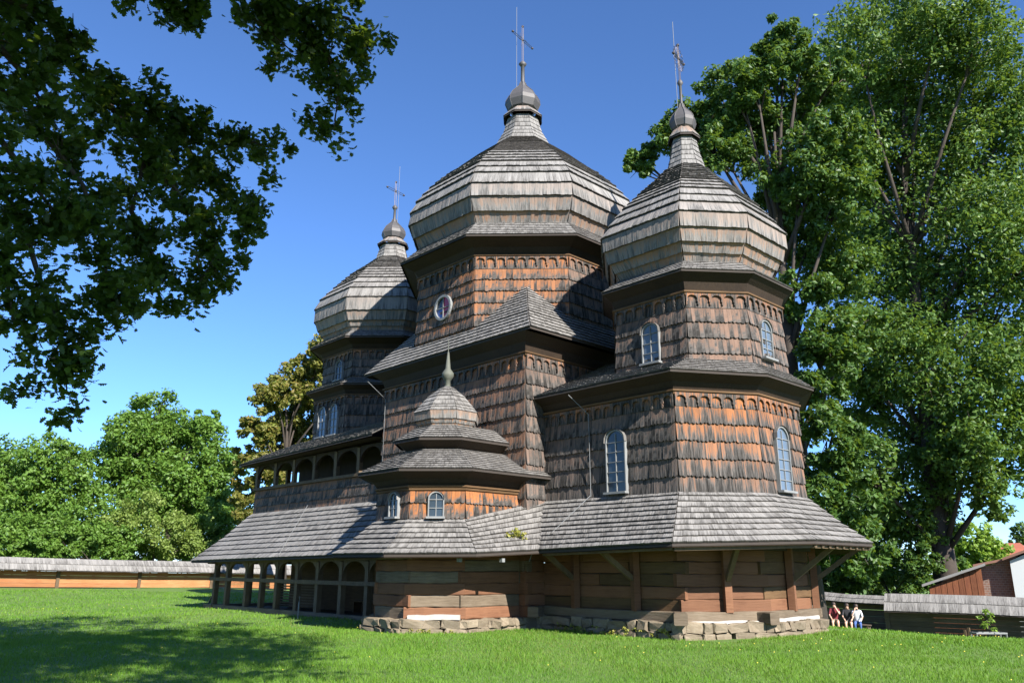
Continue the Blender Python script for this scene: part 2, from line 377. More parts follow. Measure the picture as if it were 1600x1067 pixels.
nsh = Shingles(); nsh.band(zs(AP[:2], zc0+2*eh), zs(AP[:2], zc1), eh, .13, .07, True, .25, rows=3); nsh.band(zs(AP[3:], zc0), zs(AP[3:], zc1), .5, .17, .045, True, .4)
nsh.band(zs(AP, zc1-.03), zs(AP, 6.45), 10, .17, .03, False, [.7, 1.3, 1.2, .5, .5], rows=1); nsh.build('upper_course', M['wallsh'], apse)
for i in range(3): frieze(AP[i], AP[i+1], 6.42, apse)
cornice('apse_cornice', AP, 6.45, False, .52, 6.93)
# apse mid roof
e1 = offs(AP, .52, False); drum = [(AX+x, y) for x, y in ((-1.3,-2.45),(1.3,-2.45),(2.45,-1.02),(2.45,1.02),(1.3,2.45),(-1.3,2.45),(-2.45,1.02),(-2.45,-1.02))]
top = [(4.3, -2.3), (9.3, -2.3), (10.35, -.95), (10.35, .95), (9.3, 2.3), (4.3, 2.3)]
roofdeck('apse_middle_roof', [zs(e1, 6.95), zs(top, 7.62)], False, .17, .12, .05)
sh = MB().loft([zs([(4.3, -2.3), (6.9, -2.3)], 7.60), zs([(4.3, -.2), (6.9, -.2)], 8.6)], False); o = part('apse_saddle_roof', sh, M['under'])
s2 = Shingles(); s2.band(zs([(4.3, -2.3), (6.9, -2.3)], 7.62), zs([(4.3, -.2), (6.9, -.2)], 8.62), .17, .12, .05); s2.build('roof_shingle', M['roof'], o)
# apse drum
wall('apse_drum', drum, 7.2, 9.55, True, 9.12, .46, .125, [.3, .32, .28, .3, .3, .3, .3, .3], flare=.06)
cornice('apse_drum_cornice', drum, 9.55, True, .42, 10.12)
de = offs(drum, .42)
def oct_from(base, cx, a, ref, z): return [(cx+(p[0]-cx)*a/ref, p[1]*a/ref, z) for p in base]
def oa(a, z): return oct_from(drum, AX, a, 2.45, z)
roofdeck('apse_dome_eave', [zs(de, 10.15), oa(2.25, 10.66)], True, .15, .11, .036)
roofdeck('apse_dome', [oa(2.22, 10.62), oa(2.6, 11.15), oa(2.75, 11.55), oa(2.8, 12.0), oa(2.55, 12.45), oa(2.1, 13.15), oa(1.6, 13.75), oa(1.0, 14.4), oa(.6, 14.9)], True, [.3, .36, .4, .42, .36, .28, .18, .16], .12, .08, [.7, .55, .3, .1, .0, 0, 0, 0])
roofdeck('apse_neck', [octo(AX, 0, .62, 14.86), octo(AX, 0, .47, 15.5), octo(AX, 0, .37, 16.12)], True, .22, .11, .03)
roofdeck('apse_collar', [octo(AX, 0, .52, 16.14), octo(AX, 0, .30, 16.52)], True, .4, .1, .02, .5)
# nave walls, roof, drum, dome
nwall = wall('nave_wall', NW, 2.2, 8.35, True, 7.9, .5, .13, [.5, .22, .2, .2], flare=.10, friezefacets=[0, 1])
cornice('nave_cornice', NW, 8.38, True, .44, 9.01)
ne = [(-4.35, -4.52), (4.95, -4.52), (4.95, 4.52), (-4.35, 4.52)]
roofdeck('nave_hip_roof', [zs(ne, 9.05), zs([(-3.45, -4.0), (4.33, -4.0), (4.33, 4.0), (-3.45, 4.0)], 9.82), zs([(-1.7, -2.0), (2.2, -2.0), (2.2, 2.0), (-1.7, 2.0)], 12.2)], True, .2, .12, .055)
ND = octo(0, 0, 4.0, 0); ND = [p[:2] for p in ND]
ndrum = wall('nave_drum', ND, 9.4, 12.5, True, 12.05, .46, .125, [.85, .8, .25, .3, .3, .3, .3, .4], flare=.05)
cornice('nave_drum_cornice', ND, 12.5, True, .68, 13.03)
roofdeck('nave_dome_eave', [octo(0, 0, 4.72, 13.06), octo(0, 0, 3.95, 13.86)], True, .16, .11, .036)
roofdeck('nave_dome', [octo(0, 0, 3.92, 13.8), octo(0, 0, 4.22, 14.2), octo(0, 0, 4.42, 14.68), octo(0, 0, 4.4, 15.2), octo(0, 0, 4.2, 15.72), octo(0, 0, 3.72, 16.45), octo(0, 0, 2.85, 17.4)], True, [.34, .4, .42, .42, .4, .36], .13, .09, [.7, .5, .2, 0, 0, 0])
roofdeck('nave_dome_crown', [octo(0, 0, 2.87, 17.38), octo(0, 0, 1.9, 18.35), octo(0, 0, 1.1, 19.05)], True, .13, .11, .035, 0, 'roofdark')
roofdeck('nave_neck', [octo(0, 0, 1.12, 19.02), octo(0, 0, .8, 19.7), octo(0, 0, .62, 20.42)], True, .24, .12, .03)
roofdeck('nave_collar', [octo(0, 0, .82, 20.5), octo(0, 0, .55, 20.85)], True, .4, .1, .02, .3)
# vestibule (west end): core, two tiers, dome
NX = -9.4
core = [(-12.3, -2.7), (-3.4, -2.7), (-3.4, 2.7), (-12.3, 2.7)]
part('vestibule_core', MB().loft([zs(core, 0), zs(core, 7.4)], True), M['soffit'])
t1 = octo(NX, 0, 3.0, 0, 1.3, 1.3); t1 = [p[:2] for p in t1]
wall('vestibule_lower_tier', t1, 6.6, 9.1, True, 8.7, .48, .13, [.1, .25, .3, .2, .2, .2, .2, .2])
cornice('vestibule_lower_cornice', t1, 9.08, True, .42, 9.5)
t2 = [p[:2] for p in octo(NX, 0, 2.72, 0, 1.25, 1.25)]
roofdeck('vestibule_middle_roof', [zs(offs(t1, .42), 9.53), zs(offs(t2, -.03), 9.95)], True, .15, .12, .048)
wall('vestibule_upper_tier', t2, 9.6, 11.2, True, 10.8, .45, .13, [.1, .2, .2, .2, .2, .2, .2, .2])
cornice('vestibule_upper_cornice', t2, 11.2, True, .62, 11.65)
roofdeck('vestibule_dome_eave', [zs(offs(t2, .66), 11.68), octo(NX, 0, 2.8, 12.16)], True, .16, .11, .036)
roofdeck('vestibule_dome', [octo(NX, 0, 2.78, 12.1), octo(NX, 0, 3.12, 12.55), octo(NX, 0, 3.3, 12.95), octo(NX, 0, 3.33, 13.55), octo(NX, 0, 3.15, 14.05), octo(NX, 0, 2.6, 14.75), octo(NX, 0, 1.9, 15.55), octo(NX, 0, 1.2, 16.15), octo(NX, 0, .75, 16.6)], True, [.3, .36, .42, .42, .36, .24, .19, .17], .13, .08, [.6, .4, .15, 0, 0, 0, 0, 0])
roofdeck('vestibule_neck', [octo(NX, 0, .77, 16.57), octo(NX, 0, .56, 17.4)], True, .22, .11, .03)
roofdeck('vestibule_collar', [octo(NX, 0, .74, 17.42), octo(NX, 0, .45, 17.75)], True, .4, .1, .02, .3)
# gallery: roof, parapet, rail, posts with arches
GX0, GX1, GY = -13.9, -3.42, -4.0
gl = lambda d, z: [(GX1, GY-d, z), (GX0-d, GY-d, z), (GX0-d, -GY+d, z), (GX1, -GY+d, z)][::-1]
def U3(d, z): return [(GX0-d, 4.0+d, z), (GX0-d, -4.0-d, z), (GX1, -4.0-d, z)]
roofdeck('gallery_roof', [[(GX0-.65, 4.65, 6.42), (GX0-.65, -4.65, 6.42), (GX1, -4.65, 6.62)], [(-12.4, 3.0, 7.35), (-12.4, -2.95, 7.35), (GX1, -2.95, 7.55)]], False, .2, .12, .052)
part('gallery_ceiling', MB().loft([[(GX0-.6, 4.6, 6.34), (GX0-.6, -4.6, 6.34), (GX1, -4.6, 6.52)], [(-12.3, 2.7, 6.5), (-12.3, -2.7, 6.5), (GX1, -2.7, 6.6)]], False), M['soffit'])
par = part('gallery_parapet', MB().loft([U3(.02, 3.95), U3(0, 5.2)], False), M['under'])
sp = Shingles(); sp.band(U3(.02, 4.08), U3(0, 5.2), .38, .16, .04, True, .55); sp.build('wall_shingle', M['wallsh'], par)
part('gallery_floor', MB().loft([U3(-.02, 4.3), [(-12.3, 2.7, 4.3), (-12.3, -2.7, 4.3), (GX1, -2.7, 4.3)]], False), M['soffit'])
part('gallery_rail', MB().beam((GX0-.08, GY-.03, 5.27), (GX1, GY-.03, 5.27), .2, .12).beam((GX0-.03, GY-.1, 5.27), (GX0-.03, 4.1, 5.27), .2, .12), M['beam'])
def arch_panel(name, x0, x1, z0, z1, zspring, mk_at, mat):
    """solid spandrel with a round arch hole: mk_at(s, z, out) maps wall coordinates to space"""
    w_ = x1-x0; c = (x0+x1)/2; r = w_/2; n = 10; mb = MB()
    arc = [(c-r*math.cos(math.pi*k/n), zspring+min((z1-zspring)*.86, r)*math.sin(math.pi*k/n)) for k in range(n+1)]
    topl = [(x0+w_*k/n, z1) for k in range(n+1)]
    for o_ in (0, .12):
        b = len(mb.v); mb.v += [tuple(mk_at(s_, z_, o_)) for s_, z_ in arc+topl]
        for k in range(n): mb.f.append((b+k, b+k+1, b+n+2+k, b+n+1+k) if o_ else (b+n+1+k, b+n+2+k, b+k+1, b+k))
    for k in range(n): mb.f.append((k, k+1, 2*(n+1)+k+1, 2*(n+1)+k))
    return mb.build(name, mat, church)
gposts = [-13.82, -12.05, -10.35, -8.6, -6.9, -5.2, -3.5]
for i, x in enumerate(gposts): part('gallery_post', MB().box((x, GY+.02, 5.8), (.2, .16, 1.1)), M['beam'])
for x0, x1 in zip(gposts[:-1], gposts[1:]):
    arch_panel('gallery_arch', x0+.1, x1-.1, 5.3, 6.4, 5.75, lambda s_, z_, o_: (s_, GY-.03+o_, z_), M['soffit'])
for y in (-2.4, -.8, .8, 2.4, 3.95): part('gallery_post', MB().box((GX0+.02, y, 5.8), (.16, .2, 1.1)), M['beam'])
# porch: roof, posts, arches, rail, sill, inner wall
def U3p(d, z, z2=None): return [(GX0-d, 4.0+d, z), (GX0-d, -4.0-d, z), (GX1+1.2, -4.0-d, z2 or z)]
roofdeck('porch_roof', [[(-15.6, 5.7, 2.03), (-15.6, -6.0, 2.03), (-.2, -6.0, 2.17)], [(-14.6, 4.75, 3.1), (-14.6, -4.95, 3.1), (-1.5, -4.95, 3.18)], [(GX0-.02, 4.05, 4.16), (GX0-.02, -4.05, 4.16), (-2.2, -4.05, 4.16)]], False, .3, .13, .065)
part('porch_plate', MB().beam((-15.2, -5.3, 2.02), (-.3, -5.3, 2.1), .2, .2).beam((-14.4, -5.6, 2.0), (-14.4, 5, 2.0), .2, .18), M['beam'])
pposts = [-14.31, -13.1, -11.25, -9.9, -8.6, -7.0, -5.48, -3.86, -2.2, -.6]
for x in pposts: part('porch_post', MB().box((x, -5.3, 1.05), (.2, .2, 1.8)), M['beam'])
for x0, x1 in zip(pposts[:-1], pposts[1:]):
    arch_panel('porch_arch', x0+.1, x1-.1, 1.3, 2.05, 1.5, lambda s_, z_, o_: (s_, -5.36+o_, z_), M['beam'])
for y in (-3.7, -2.1, -.5, 1.1, 2.7, 4.3): part('porch_post', MB().box((-14.31, y, 1.05), (.2, .2, 1.8)), M['beam'])
part('porch_rail', MB().beam((-14.7, -5.43, 1.27), (0.0, -5.43, 1.2), .07, .14), M['beam'])
part('porch_sill', MB().beam((-15.1, -5.3, .08), (0, -5.3, .04), .3, .22).beam((-14.31, -5.5, .08), (-14.31, 4.6, .08), .3, .22), M['oldlog'])
inner = [(-9.3, -2.72), (-.0, -2.72)]
part('porch_inner_wall', MB().loft([zs([(-12.3, 2.72), (-12.3, -2.74), (-3.3, -2.74)], 0), zs([(-12.3, 2.72), (-12.3, -2.74), (-3.3, -2.74)], 4.3)], False), M['board'])
part('porch_floor', MB().box((-8, -4.0, .02), (13, 2.6, .1)), M['soffit'])
for k in range(9): part('lattice_slat', MB().beam((-10.2, -4.3, .28+k*.105), (-7.2, -4.3, .28+k*.105), .02, .05), M['beam'])
part('porch_bench', MB().box((-4.2, -3.1, .5), (4.6, .4, .06)).box((-6.2, -3.1, .25), (.08, .36, .5)).box((-2.2, -3.1, .25), (.08, .36, .5)), M['board'])
part('porch_brace', MB().beam((-14.95, -5.3, .15), (-14.4, -5.3, .75), .05, .05), M['iron'])

# ---------- side chapel (krylos)
kw = [(p[0], p[1]) for p in KP]
wall('chapel_wall', kw, 2.2, 3.98, False, 3.96, .43, .13, [.1, .1, .5, 1.0, 1.2], fr=False)
cornice('chapel_cornice', kw, 3.98, False, .62, 4.42)
ke = offs(kw, .62, False); ke[0] = (ke[0][0], -3.9); ke[-1] = (ke[-1][0], -3.25)
kt = [(KC[0]-1.2, -4.0), (KC[0]-1.2, KC[1]-.5), (KC[0]-.5, KC[1]-1.2), (KC[0]+.5, KC[1]-1.2), (KC[0]+1.2, KC[1]-.5), (KC[0]+1.25, -4.0)]
roofdeck('chapel_lower_roof', [zs(ke, 4.45), zs(kt, 5.2)], False, .15, .12, .048)
part('chapel_upper_tier', MB().loft([zs(kt, 5.0), zs(offs(kt, -.02, False), 5.35)], False), M['soffit'])
ku = [(KC[0]-1.55, -4.0), (KC[0]-1.55, KC[1]-.64), (KC[0]-.64, KC[1]-1.55), (KC[0]+.64, KC[1]-1.55), (KC[0]+1.55, KC[1]-.64), (KC[0]+1.55, -4.0)]
part('chapel_upper_soffit', MB().loft([zs(kt, 5.25), zs(offs(ku, -.05, False), 5.47)], False), M['soffit'])
roofdeck('chapel_upper_roof', [zs(ku, 5.5), [(KC[0]-.8, -4.0, 6.02), (KC[0]-.8, KC[1]-.35, 6.02), (KC[0]-.35, KC[1]-.8, 6.02), (KC[0]+.35, KC[1]-.8, 6.02), (KC[0]+.8, KC[1]-.35, 6.02), (KC[0]+.8, -4.0, 6.02)]], False, .15, .12, .048)
roofdeck('chapel_dome', [koct(.8, 5.95), koct(.95, 6.2), koct(1.0, 6.45), koct(.85, 6.66), koct(.6, 6.98), koct(.32, 7.24), koct(.1, 7.4)], True, .17, .1, .03, [.9, .5, 0, 0, 0, 0])
part('chapel_finial', MB().lathe((KC[0], KC[1], 0), [(.10, 7.35), (.09, 7.6), (.13, 7.64), (.2, 7.75), (.2, 7.85), (.12, 7.96), (.09, 8.0), (.035, 8.55), (.012, 8.6), (.012, 9.0), (.001, 9.02)], 10), M['copper'], smooth=True)

# ---------- skirt roof around chapel and apse
SE_ = [(-1.05, -5.2, 2.15), (-1.05, -6.85, 2.12), (.8, -8.6, 2.09), (3.4, -8.6, 2.07), (5.25, -6.9, 2.09), (5.7, -4.95, 2.2), (10.2, -4.93, 2.3), (12.25, -1.68, 2.4), (12.25, 1.68, 2.4), (10.2, 4.93, 2.3), (4.0, 4.93, 2.2)]
ST_ = [(.17, -5.0, 3.1), (.17, -6.3, 3.1), (1.3, -7.43, 3.1), (2.9, -7.43, 3.08), (4.03, -6.3, 3.08), (4.3, -3.32, 3.74), (9.35, -3.3, 3.72), (10.65, -1.2, 3.75), (10.65, 1.2, 3.75), (9.35, 3.3, 3.75), (4.3, 3.3, 3.75)]
SM_ = [((a[0]*.52+b[0]*.48), (a[1]*.52+b[1]*.48), a[2]*.55+b[2]*.45-.02) for a, b in zip(SE_, ST_)]
roofdeck('skirt_roof', [SE_, SM_, ST_], False, .23, .13, .06)
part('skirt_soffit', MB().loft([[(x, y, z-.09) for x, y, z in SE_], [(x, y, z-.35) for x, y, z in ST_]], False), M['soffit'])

# ---------- log walls below the skirt, one log at a time
def log_mesh(L, h, t=.22, segs=6):
    v = []; f = []; prof = [(-.5, -.42), (-.5, .42), (-.42, .5), (.4, .5), (.5, .4), (.5, -.4), (.4, -.5), (-.42, -.5)]
    for i in range(segs+1):
        x = -L/2+L*i/segs; jy, jz = random.uniform(-.012, .012), random.uniform(-.012, .012); sc = random.uniform(.95, 1.03)
        for a, b in prof: v.append((x, a*t*sc+jy, b*h*sc+jz))
    for i in range(segs):
        for k in range(8): k2 = (k+1) % 8; f.append((i*8+k, i*8+k2, (i+1)*8+k2, (i+1)*8+k))
    f.append(tuple(range(7, -1, -1))); f.append(tuple(segs*8+k for k in range(8))); return v, f
def log_wall(name, poly, z0, z1, mats, closed=False, rows=6, ext=.16):
    base = part(name, MB().loft([zs(offs(poly, -.12, closed), z0), zs(offs(poly, -.12, closed), z1)], closed), M['under'])
    for i in range(len(poly)-1):
        p, q = Vector(poly[i]), Vector(poly[i+1]); L = (q-p).length; d = (q-p)/L; rz = math.atan2(d.y, d.x); hh = (z1-z0)/rows
        for k in range(rows):
            cuts = [0, L] if L < 3.4 or random.random() < .3 else [0, L*random.uniform(.3, .7), L]
            for a, b in zip(cuts[:-1], cuts[1:]):
                e0 = ext*random.uniform(.2, 1.0) if (a == 0 and (k+i) % 2) else -.01; e1 = ext*random.uniform(.2, 1.0) if (b == L and (k+i) % 2) else -.01
                v, f = log_mesh(b-a+e0+e1, hh*.985); o = mk('log', v, f, random.choice(mats), base)
                c = p+d*((a-e0+b+e1)/2)-Vector((d.y, -d.x))*.10; o.location = (c.x, c.y, z0+(k+.5)*hh); o.rotation_euler = (0, 0, rz)
    return base
ALW = [(4.2, -3.3), (9.3, -3.3), (10.5, -1.25), (10.5, 1.25), (9.3, 3.3)]
log_wall('apse_log_wall', ALW, .62, 2.55, [M['log'], M['log'], M['board']], rows=6)
KLW = [(.2, -5.2), (.2, -6.28), (1.32, -7.4), (2.88, -7.4), (4.0, -6.28), (4.0, -4.1), (4.28, -4.08), (4.28, -3.3)]
log_wall('chapel_log_wall', KLW, .34, 2.6, [M['log'], M['log'], M['log'], M['oldlog']], rows=7, ext=.12)
# sill beams (grey, big) on the footing
sl_ = MB()
for a, b in zip(ALW[:-1], ALW[1:]):
    p, q = Vector(a), Vector(b); d = (q-p).normalized(); nrm = Vector((d.y, -d.x))*.04
    v, f = log_mesh((q-p).length+.3, .26, .34); o = mk('sill_beam', v, f, M['oldlog'], church); c = (p+q)/2+nrm; o.location = (c.x, c.y, .52); o.rotation_euler = (0, 0, math.atan2(d.y, d.x))
for (x, y, rz) in ((9.35, -3.55, .3), (10.55, -1.55, 1.0), (4.4, -3.75, .1)):
    v, f = log_mesh(.75, .3, .34); o = mk('sill_beam_end', v, f, M['oldlog'], church); o.location = (x, y, .50); o.rotation_euler = (0, 0, rz-1.2)
# limewashed courses
for a, b, z in ((ALW[1], ALW[2], .36), (ALW[2], ALW[3], .40), (KLW[3], KLW[4], .40)):
    p, q = Vector(a), Vector(b); d = (q-p).normalized(); nrm = Vector((d.y, -d.x))*.1; c = (p+q)/2+nrm
    v, f = log_mesh((q-p).length*.92, .14, .3); o = mk('limewashed_course', v, f, M['lime'], church); o.location = (c.x, c.y, z); o.rotation_euler = (0, 0, math.atan2(d.y, d.x))
# rubble footing, stone by stone
import bmesh
STM = []
for k in range(12):
    bm = bmesh.new(); bmesh.ops.create_cube(bm, size=1); bmesh.ops.bevel(bm, geom=bm.edges[:], offset=.09, segments=1, affect='EDGES')
    for v in bm.verts: v.co += Vector([random.uniform(-.11, .11) for _ in range(3)])
    me = bpy.data.meshes.new('stone'); bm.to_mesh(me); bm.free(); me.materials.append(M['stone']); STM.append(me)
foot = part('footing_core', MB().loft([zs(offs(ALW, .12, False), -.6), zs(offs(ALW, .12, False), .40)], False).loft([zs(offs(KLW, .10, False), -.3), zs(offs(KLW, .06, False), .34)], False), M['dirt'])
def stones(poly, off, z0, z1, rows):
    pl = offs(poly, off, False)
    for i in range(len(pl)-1):
        p, q = Vector(pl[i]), Vector(pl[i+1]); L = (q-p).length; d = (q-p)/L; rz = math.atan2(d.y, d.x); hh = (z1-z0)/rows
        for k in range(rows):
            s_ = -.05
            while s_ < L:
                wd = random.uniform(.2, .66); wd = min(wd, L-s_+.08)
                if wd < .12: break
                o = new_obj('stone', random.choice(STM), foot); c = p+d*(s_+wd/2); zz = z0+(k+.5)*hh
                o.location = (c.x+random.uniform(-.02, .02), c.y+random.uniform(-.02, .02), zz); o.rotation_euler = (random.uniform(-.12, .12), random.uniform(-.10, .10), rz+random.uniform(-.08, .08)); o.scale = (wd*.98, .34+random.uniform(-.05, .09), hh*random.uniform(.8, 1.12)); s_ += wd
stones(ALW[0:4], .22, -.12, .40, 2); stones(KLW[1:6], .16, -.1, .34, 2)
# brace posts under the skirt
def post_brace(pw, eave, z0=.62, brace=True):
    pw, ev = Vector(pw), Vector(eave); out = (ev-pw).normalized()*.13
    part('brace_post', MB().box((pw.x+out.x, pw.y+out.y, (z0+2.3)/2), (.19, .19, 2.3-z0), math.atan2(out.y, out.x)), M['log'])
    if brace: part('brace', MB().beam((pw.x+out.x*1.6, pw.y+out.y*1.6, 1.45), (pw.x*.22+ev.x*.78, pw.y*.22+ev.y*.78, 2.28), .12, .13), M['beam'])
post_brace((5.7, -3.3), (5.2, -4.85)); post_brace((7.9, -3.3), (7.3, -4.85)); post_brace((9.92, -2.25), (11.0, -3.1)); post_brace((10.5, -.1), (12.1, .3)); post_brace((10.45, 1.35), (12.0, 2.2))
part('skirt_plate', MB().beam((5.7, -4.75, 2.13), (10.1, -4.75, 2.22), .14, .14).beam((10.1, -4.75, 2.2), (12.08, -1.6, 2.3), .14, .14).beam((12.08, -1.65, 2.3), (12.08, 1.7, 2.3), .14, .14), M['beam'])
for k in range(9):
    t = k/8; part('rafter_end', MB().beam((10.5, -1.2+2.4*t, 2.42), (12.2, -1.6+3.2*t, 2.3), .1, .1), M['beam'])

# ---------- windows
def arch_window(loc, rz, w_, h, cols, rows, glass='glass', surround=True):
    o = empty('window', loc); o.parent = church; o.rotation_euler = (0, 0, rz); r = w_/2; zs_ = h-r; n = 10
    arc = [(r*math.cos(math.pi*k/n), zs_+r*math.sin(math.pi*k/n)) for k in range(n+1)]; out = [(r, 0)]+arc+[(-r, 0)]
    g = mk('pane', [(x, -.02, z) for x, z in out], [tuple(range(len(out)))], M[glass], o)
    mb = MB(); so = [(x*(1+.05/w_*1.3), z+(.035 if z > zs_ else 0)) for x, z in out]
    v = [(x, -.07, z) for x, z in out]+[(x, -.07, z) for x, z in so]+[(x, .0, z) for x, z in out]+[(x, .05, z) for x, z in so]; k_ = len(out); f = []
    for i in range(k_-1): f += [(i, i+1, k_+i+1, k_+i), (i+1, i, 2*k_+i, 2*k_+i+1), (k_+i, k_+i+1, 3*k_+i+1, 3*k_+i)]
    mb.add(v, f); mb.build('frame', M['white'], o)
    bars = MB()
    for c in range(1, cols): bars.box((-r+w_*c/cols, -.035, h*.48), (.022, .03, h*.94))
    for q in range(1, rows+1): bars.box((0, -.037, zs_*q/rows), (w_, .028, .020))
    bars.build('glazing_bar', M['white'], o); MB().box((0, -.09, -.03), (w_+.14, .18, .06)).build('sill', M['white'], o)
    if surround:
        hd = MB(); hv = [(x*1.16, -.11, z+(.06 if z > zs_ else 0)) for x, z in arc]+[(x*1.16, .0, z+(.06 if z > zs_ else 0)) for x, z in arc]
        hd.add(hv, [(i, i+1, n+1+i+1, n+1+i) for i in range(n)]); hd.build('hood', M['roof'], o)
    return o
seA = math.atan2(2.1, 1.3)
arch_window((7.32, -3.38, 3.82), 0, .66, 1.75, 2, 5); arch_window((10.73, -.12, 3.84), math.pi/2, .66, 1.8, 2, 5, 'skyglass')
arch_window((8.12, -2.54, 7.62), 0, .58, 1.2, 2, 3, 'skyglass'); arch_window((10.57, -.2, 7.72), math.pi/2, .58, 1.15, 2, 3, 'skyglass')
arch_window((3.50, -6.93, 3.14), math.pi/4, .40, .68, 2, 2); arch_window((2.26, -7.5, 3.16), 0, .40, .68, 2, 2)
for x in (-9.83, -8.85): arch_window((x, -3.07, 7.4), 0, .6, 1.35, 2, 3, 'skyglass')
arch_window((-9.1, -2.8, 9.95), 0, .5, .9, 2, 2)
rw = empty('round_window', (0, -4.06, 10.94)); rw.parent = church
for q, mtn in enumerate(('red', 'glass', 'blue', 'red')):
    pts = [(0, -.03, 0)]+[((.40*math.cos(math.pi/2*(q+k/6))), -.03, .40*math.sin(math.pi/2*(q+k/6))) for k in range(7)]
    mk('pane', pts, [tuple(range(8))], M[mtn], rw)
ringv = []; ringf = []
for k in range(24):
    t = 2*math.pi*k/24; c, s_ = math.cos(t), math.sin(t); ringv += [(.40*c, -.10, .40*s_), (.49*c, -.10, .49*s_), (.49*c, .05, .49*s_), (.40*c, 0, .40*s_)]
    k2 = (k+1) % 24
    for j in range(4): j2 = (j+1) % 4; ringf.append((4*k+j, 4*k2+j, 4*k2+j2, 4*k+j2))
mk('frame', ringv, ringf, M['white'], rw); MB().box((0, -.05, 0), (.03, .03, .8)).box((0, -.05, 0), (.8, .03, .03)).build('glazing_bar', M['white'], rw)

# ---------- onions, poles, crosses, rods
def onion_top(x, z0, r, zt, zk, zc0, zc1, arm, name, lace=False):
    h = zt-z0; prof = [(.62*r, 0), (.85*r, h*.08), (r, h*.27), (.97*r, h*.40), (.8*r, h*.56), (.5*r, h*.72), (.25*r, h*.86), (.12*r+.02, h)]
    o = part(name+'onion', MB().lathe((x, 0, z0), prof, 8), M['zinc'])
    part('ribs', MB(), M['zinc']) if False else None
    rib = MB()
    for k in range(8):
        t = 2*math.pi*k/8; rib.tube([(x+(rr+.008)*math.cos(t), (rr+.008)*math.sin(t), z0+zz) for rr, zz in prof], .014, 4)
    rib.build('seam', M['zinc'], o)
    pr = r*.12; part('pole', MB().lathe((x, 0, 0), [(pr, zt-.02), (pr*.9, zk-.12), (pr*1.2, zk-.1), (pr*2.0, zk), (pr*1.2, zk+.1), (.03, zk+.14)], 10), M['zinc'], smooth=True)
    cr = MB(); zc = zc0+(zc1-zc0)*.62; t = .018
    dx, dy = math.cos(D2(100)), math.sin(D2(100))     # the cross arms run roughly north-south
    P = lambda s_, z: (x+s_*dx, s_*dy, z)
    for s_ in (-.05, .05): cr.tube([P(s_, zc0), P(s_, zc1)], t*.7, 5)
    for s_ in (-.05, .05): cr.tube([P(-arm, zc+s_), P(arm, zc+s_)], t*.7, 5)
    for q in ((-arm, zc), (arm, zc), (0, zc1), (0, zc)):
        cr.lathe((*P(q[0], 0)[:2], q[1]), [(.001, -.06), (.05, -.03), (.06, 0), (.05, .03), (.001, .06)], 8)
    nl = 16 if lace else 6
    for k in range(nl):
        a = 2*math.pi*k/nl+.2; rr = arm*(.95 if lace else .42)
        cr.tube([P(.06*math.cos(a), zc+.06*math.sin(a)), P(rr*.6*math.cos(a+.2), zc+rr*.7*math.sin(a+.2)), P(rr*math.cos(a), zc+rr*1.15*math.sin(a))], t*.5, 4)
        if lace: cr.tube([P(rr*math.cos(a), zc+rr*1.15*math.sin(a)), P(rr*1.15*math.cos(a+.25), zc+rr*1.2*math.sin(a+.25)), P(rr*.8*math.cos(a+.4), zc+rr*.95*math.sin(a+.4))], t*.5, 4)
    part('cross', cr, M['iron'])
onion_top(0, 20.82, .76, 22.35, 23.28, 23.4, 25.25, .75, 'nave_')
onion_top(AX, 16.48, .46, 17.55, 18.42, 18.5, 20.0, .42, 'apse_', True)
onion_top(NX, 17.72, .6, 18.9, 19.55, 19.65, 21.0, .6, 'vestibule_')
for x, z0, z1, dx in ((0, 21.9, 26.3, -.2), (AX, 17.2, 21.0, -.10), (NX, 18.4, 21.9, .12)):
    part('lightning_rod', MB().tube([(x+dx, dx*.9, z0), (x+dx, dx*.9, z1)], .010, 5), M['steel'])
for pts in ([(-3.45, -4.95, 8.6), (-3.3, -4.2, 8.0), (-3.3, -4.2, 4.3)], [(5.9, -3.85, 6.8), (6.3, -3.4, 6.2), (6.32, -3.4, 3.75)], [(2.35, .2, 16.8), (AX-.5, -.3, 15), (AX-2.2, -1.8, 12.2)], [(-8.9, -4.05, 4.3), (-7.4, -6.0, 2.2)], [(6.3, -3.4, 3.78), (5.4, -4.9, 2.2), (5.3, -4.95, 1.9)]):
    if pts[0][0] == 2.35: continue
    part('earthing_cable', MB().tube(pts, .011, 5), M['steel'])
for x, y in ((4.55, -6.9), (5.3, -6.0)):
    part('floodlight', MB().box((x, y, 1.93), (.12, .1, .1)), M['white'])

# ================================================================== ground
def ground_mat():
    mt, nt, bs = mat_base('lawn'); geo = N(nt, 'ShaderNodeNewGeometry'); n1 = noise(nt, geo.outputs['Position'], .35, 5, .6); n2 = noise(nt, geo.outputs['Position'], 9, 4, .7)
    c = mixc(nt, ramp(nt, n1, .3, .7), (.055, .125, .012), (.08, .155, .016)); c = mixc(nt, ramp(nt, n2, .35, .75), c, (.105, .15, .025))
    nt.links.new(c, bs.inputs['Base Color']); bs.inputs['Roughness'].default_value = .9; bump(nt, n2, .05, bs, .5); return mt
M['lawn'] = ground_mat()
gx = np.concatenate([np.linspace(-400, -60, 12), np.linspace(-55, 45, 101), np.linspace(60, 400, 12)]); gy = np.concatenate([np.linspace(-300, -45, 8), np.linspace(-40, 60, 101), np.linspace(75, 500, 14)])
X, Y = np.meshgrid(gx, gy); Z = hgt(X, Y); nx = len(gx); idx = np.arange(X.size).reshape(X.shape)
fc = np.stack([idx[:-1, :-1], idx[:-1, 1:], idx[1:, 1:], idx[1:, :-1]], -1).reshape(-1, 4)
g_ = mk('ground', np.stack([X, Y, Z], -1).reshape(-1, 3), fc, M['lawn'], smooth=True); g_['kind'] = 'structure'
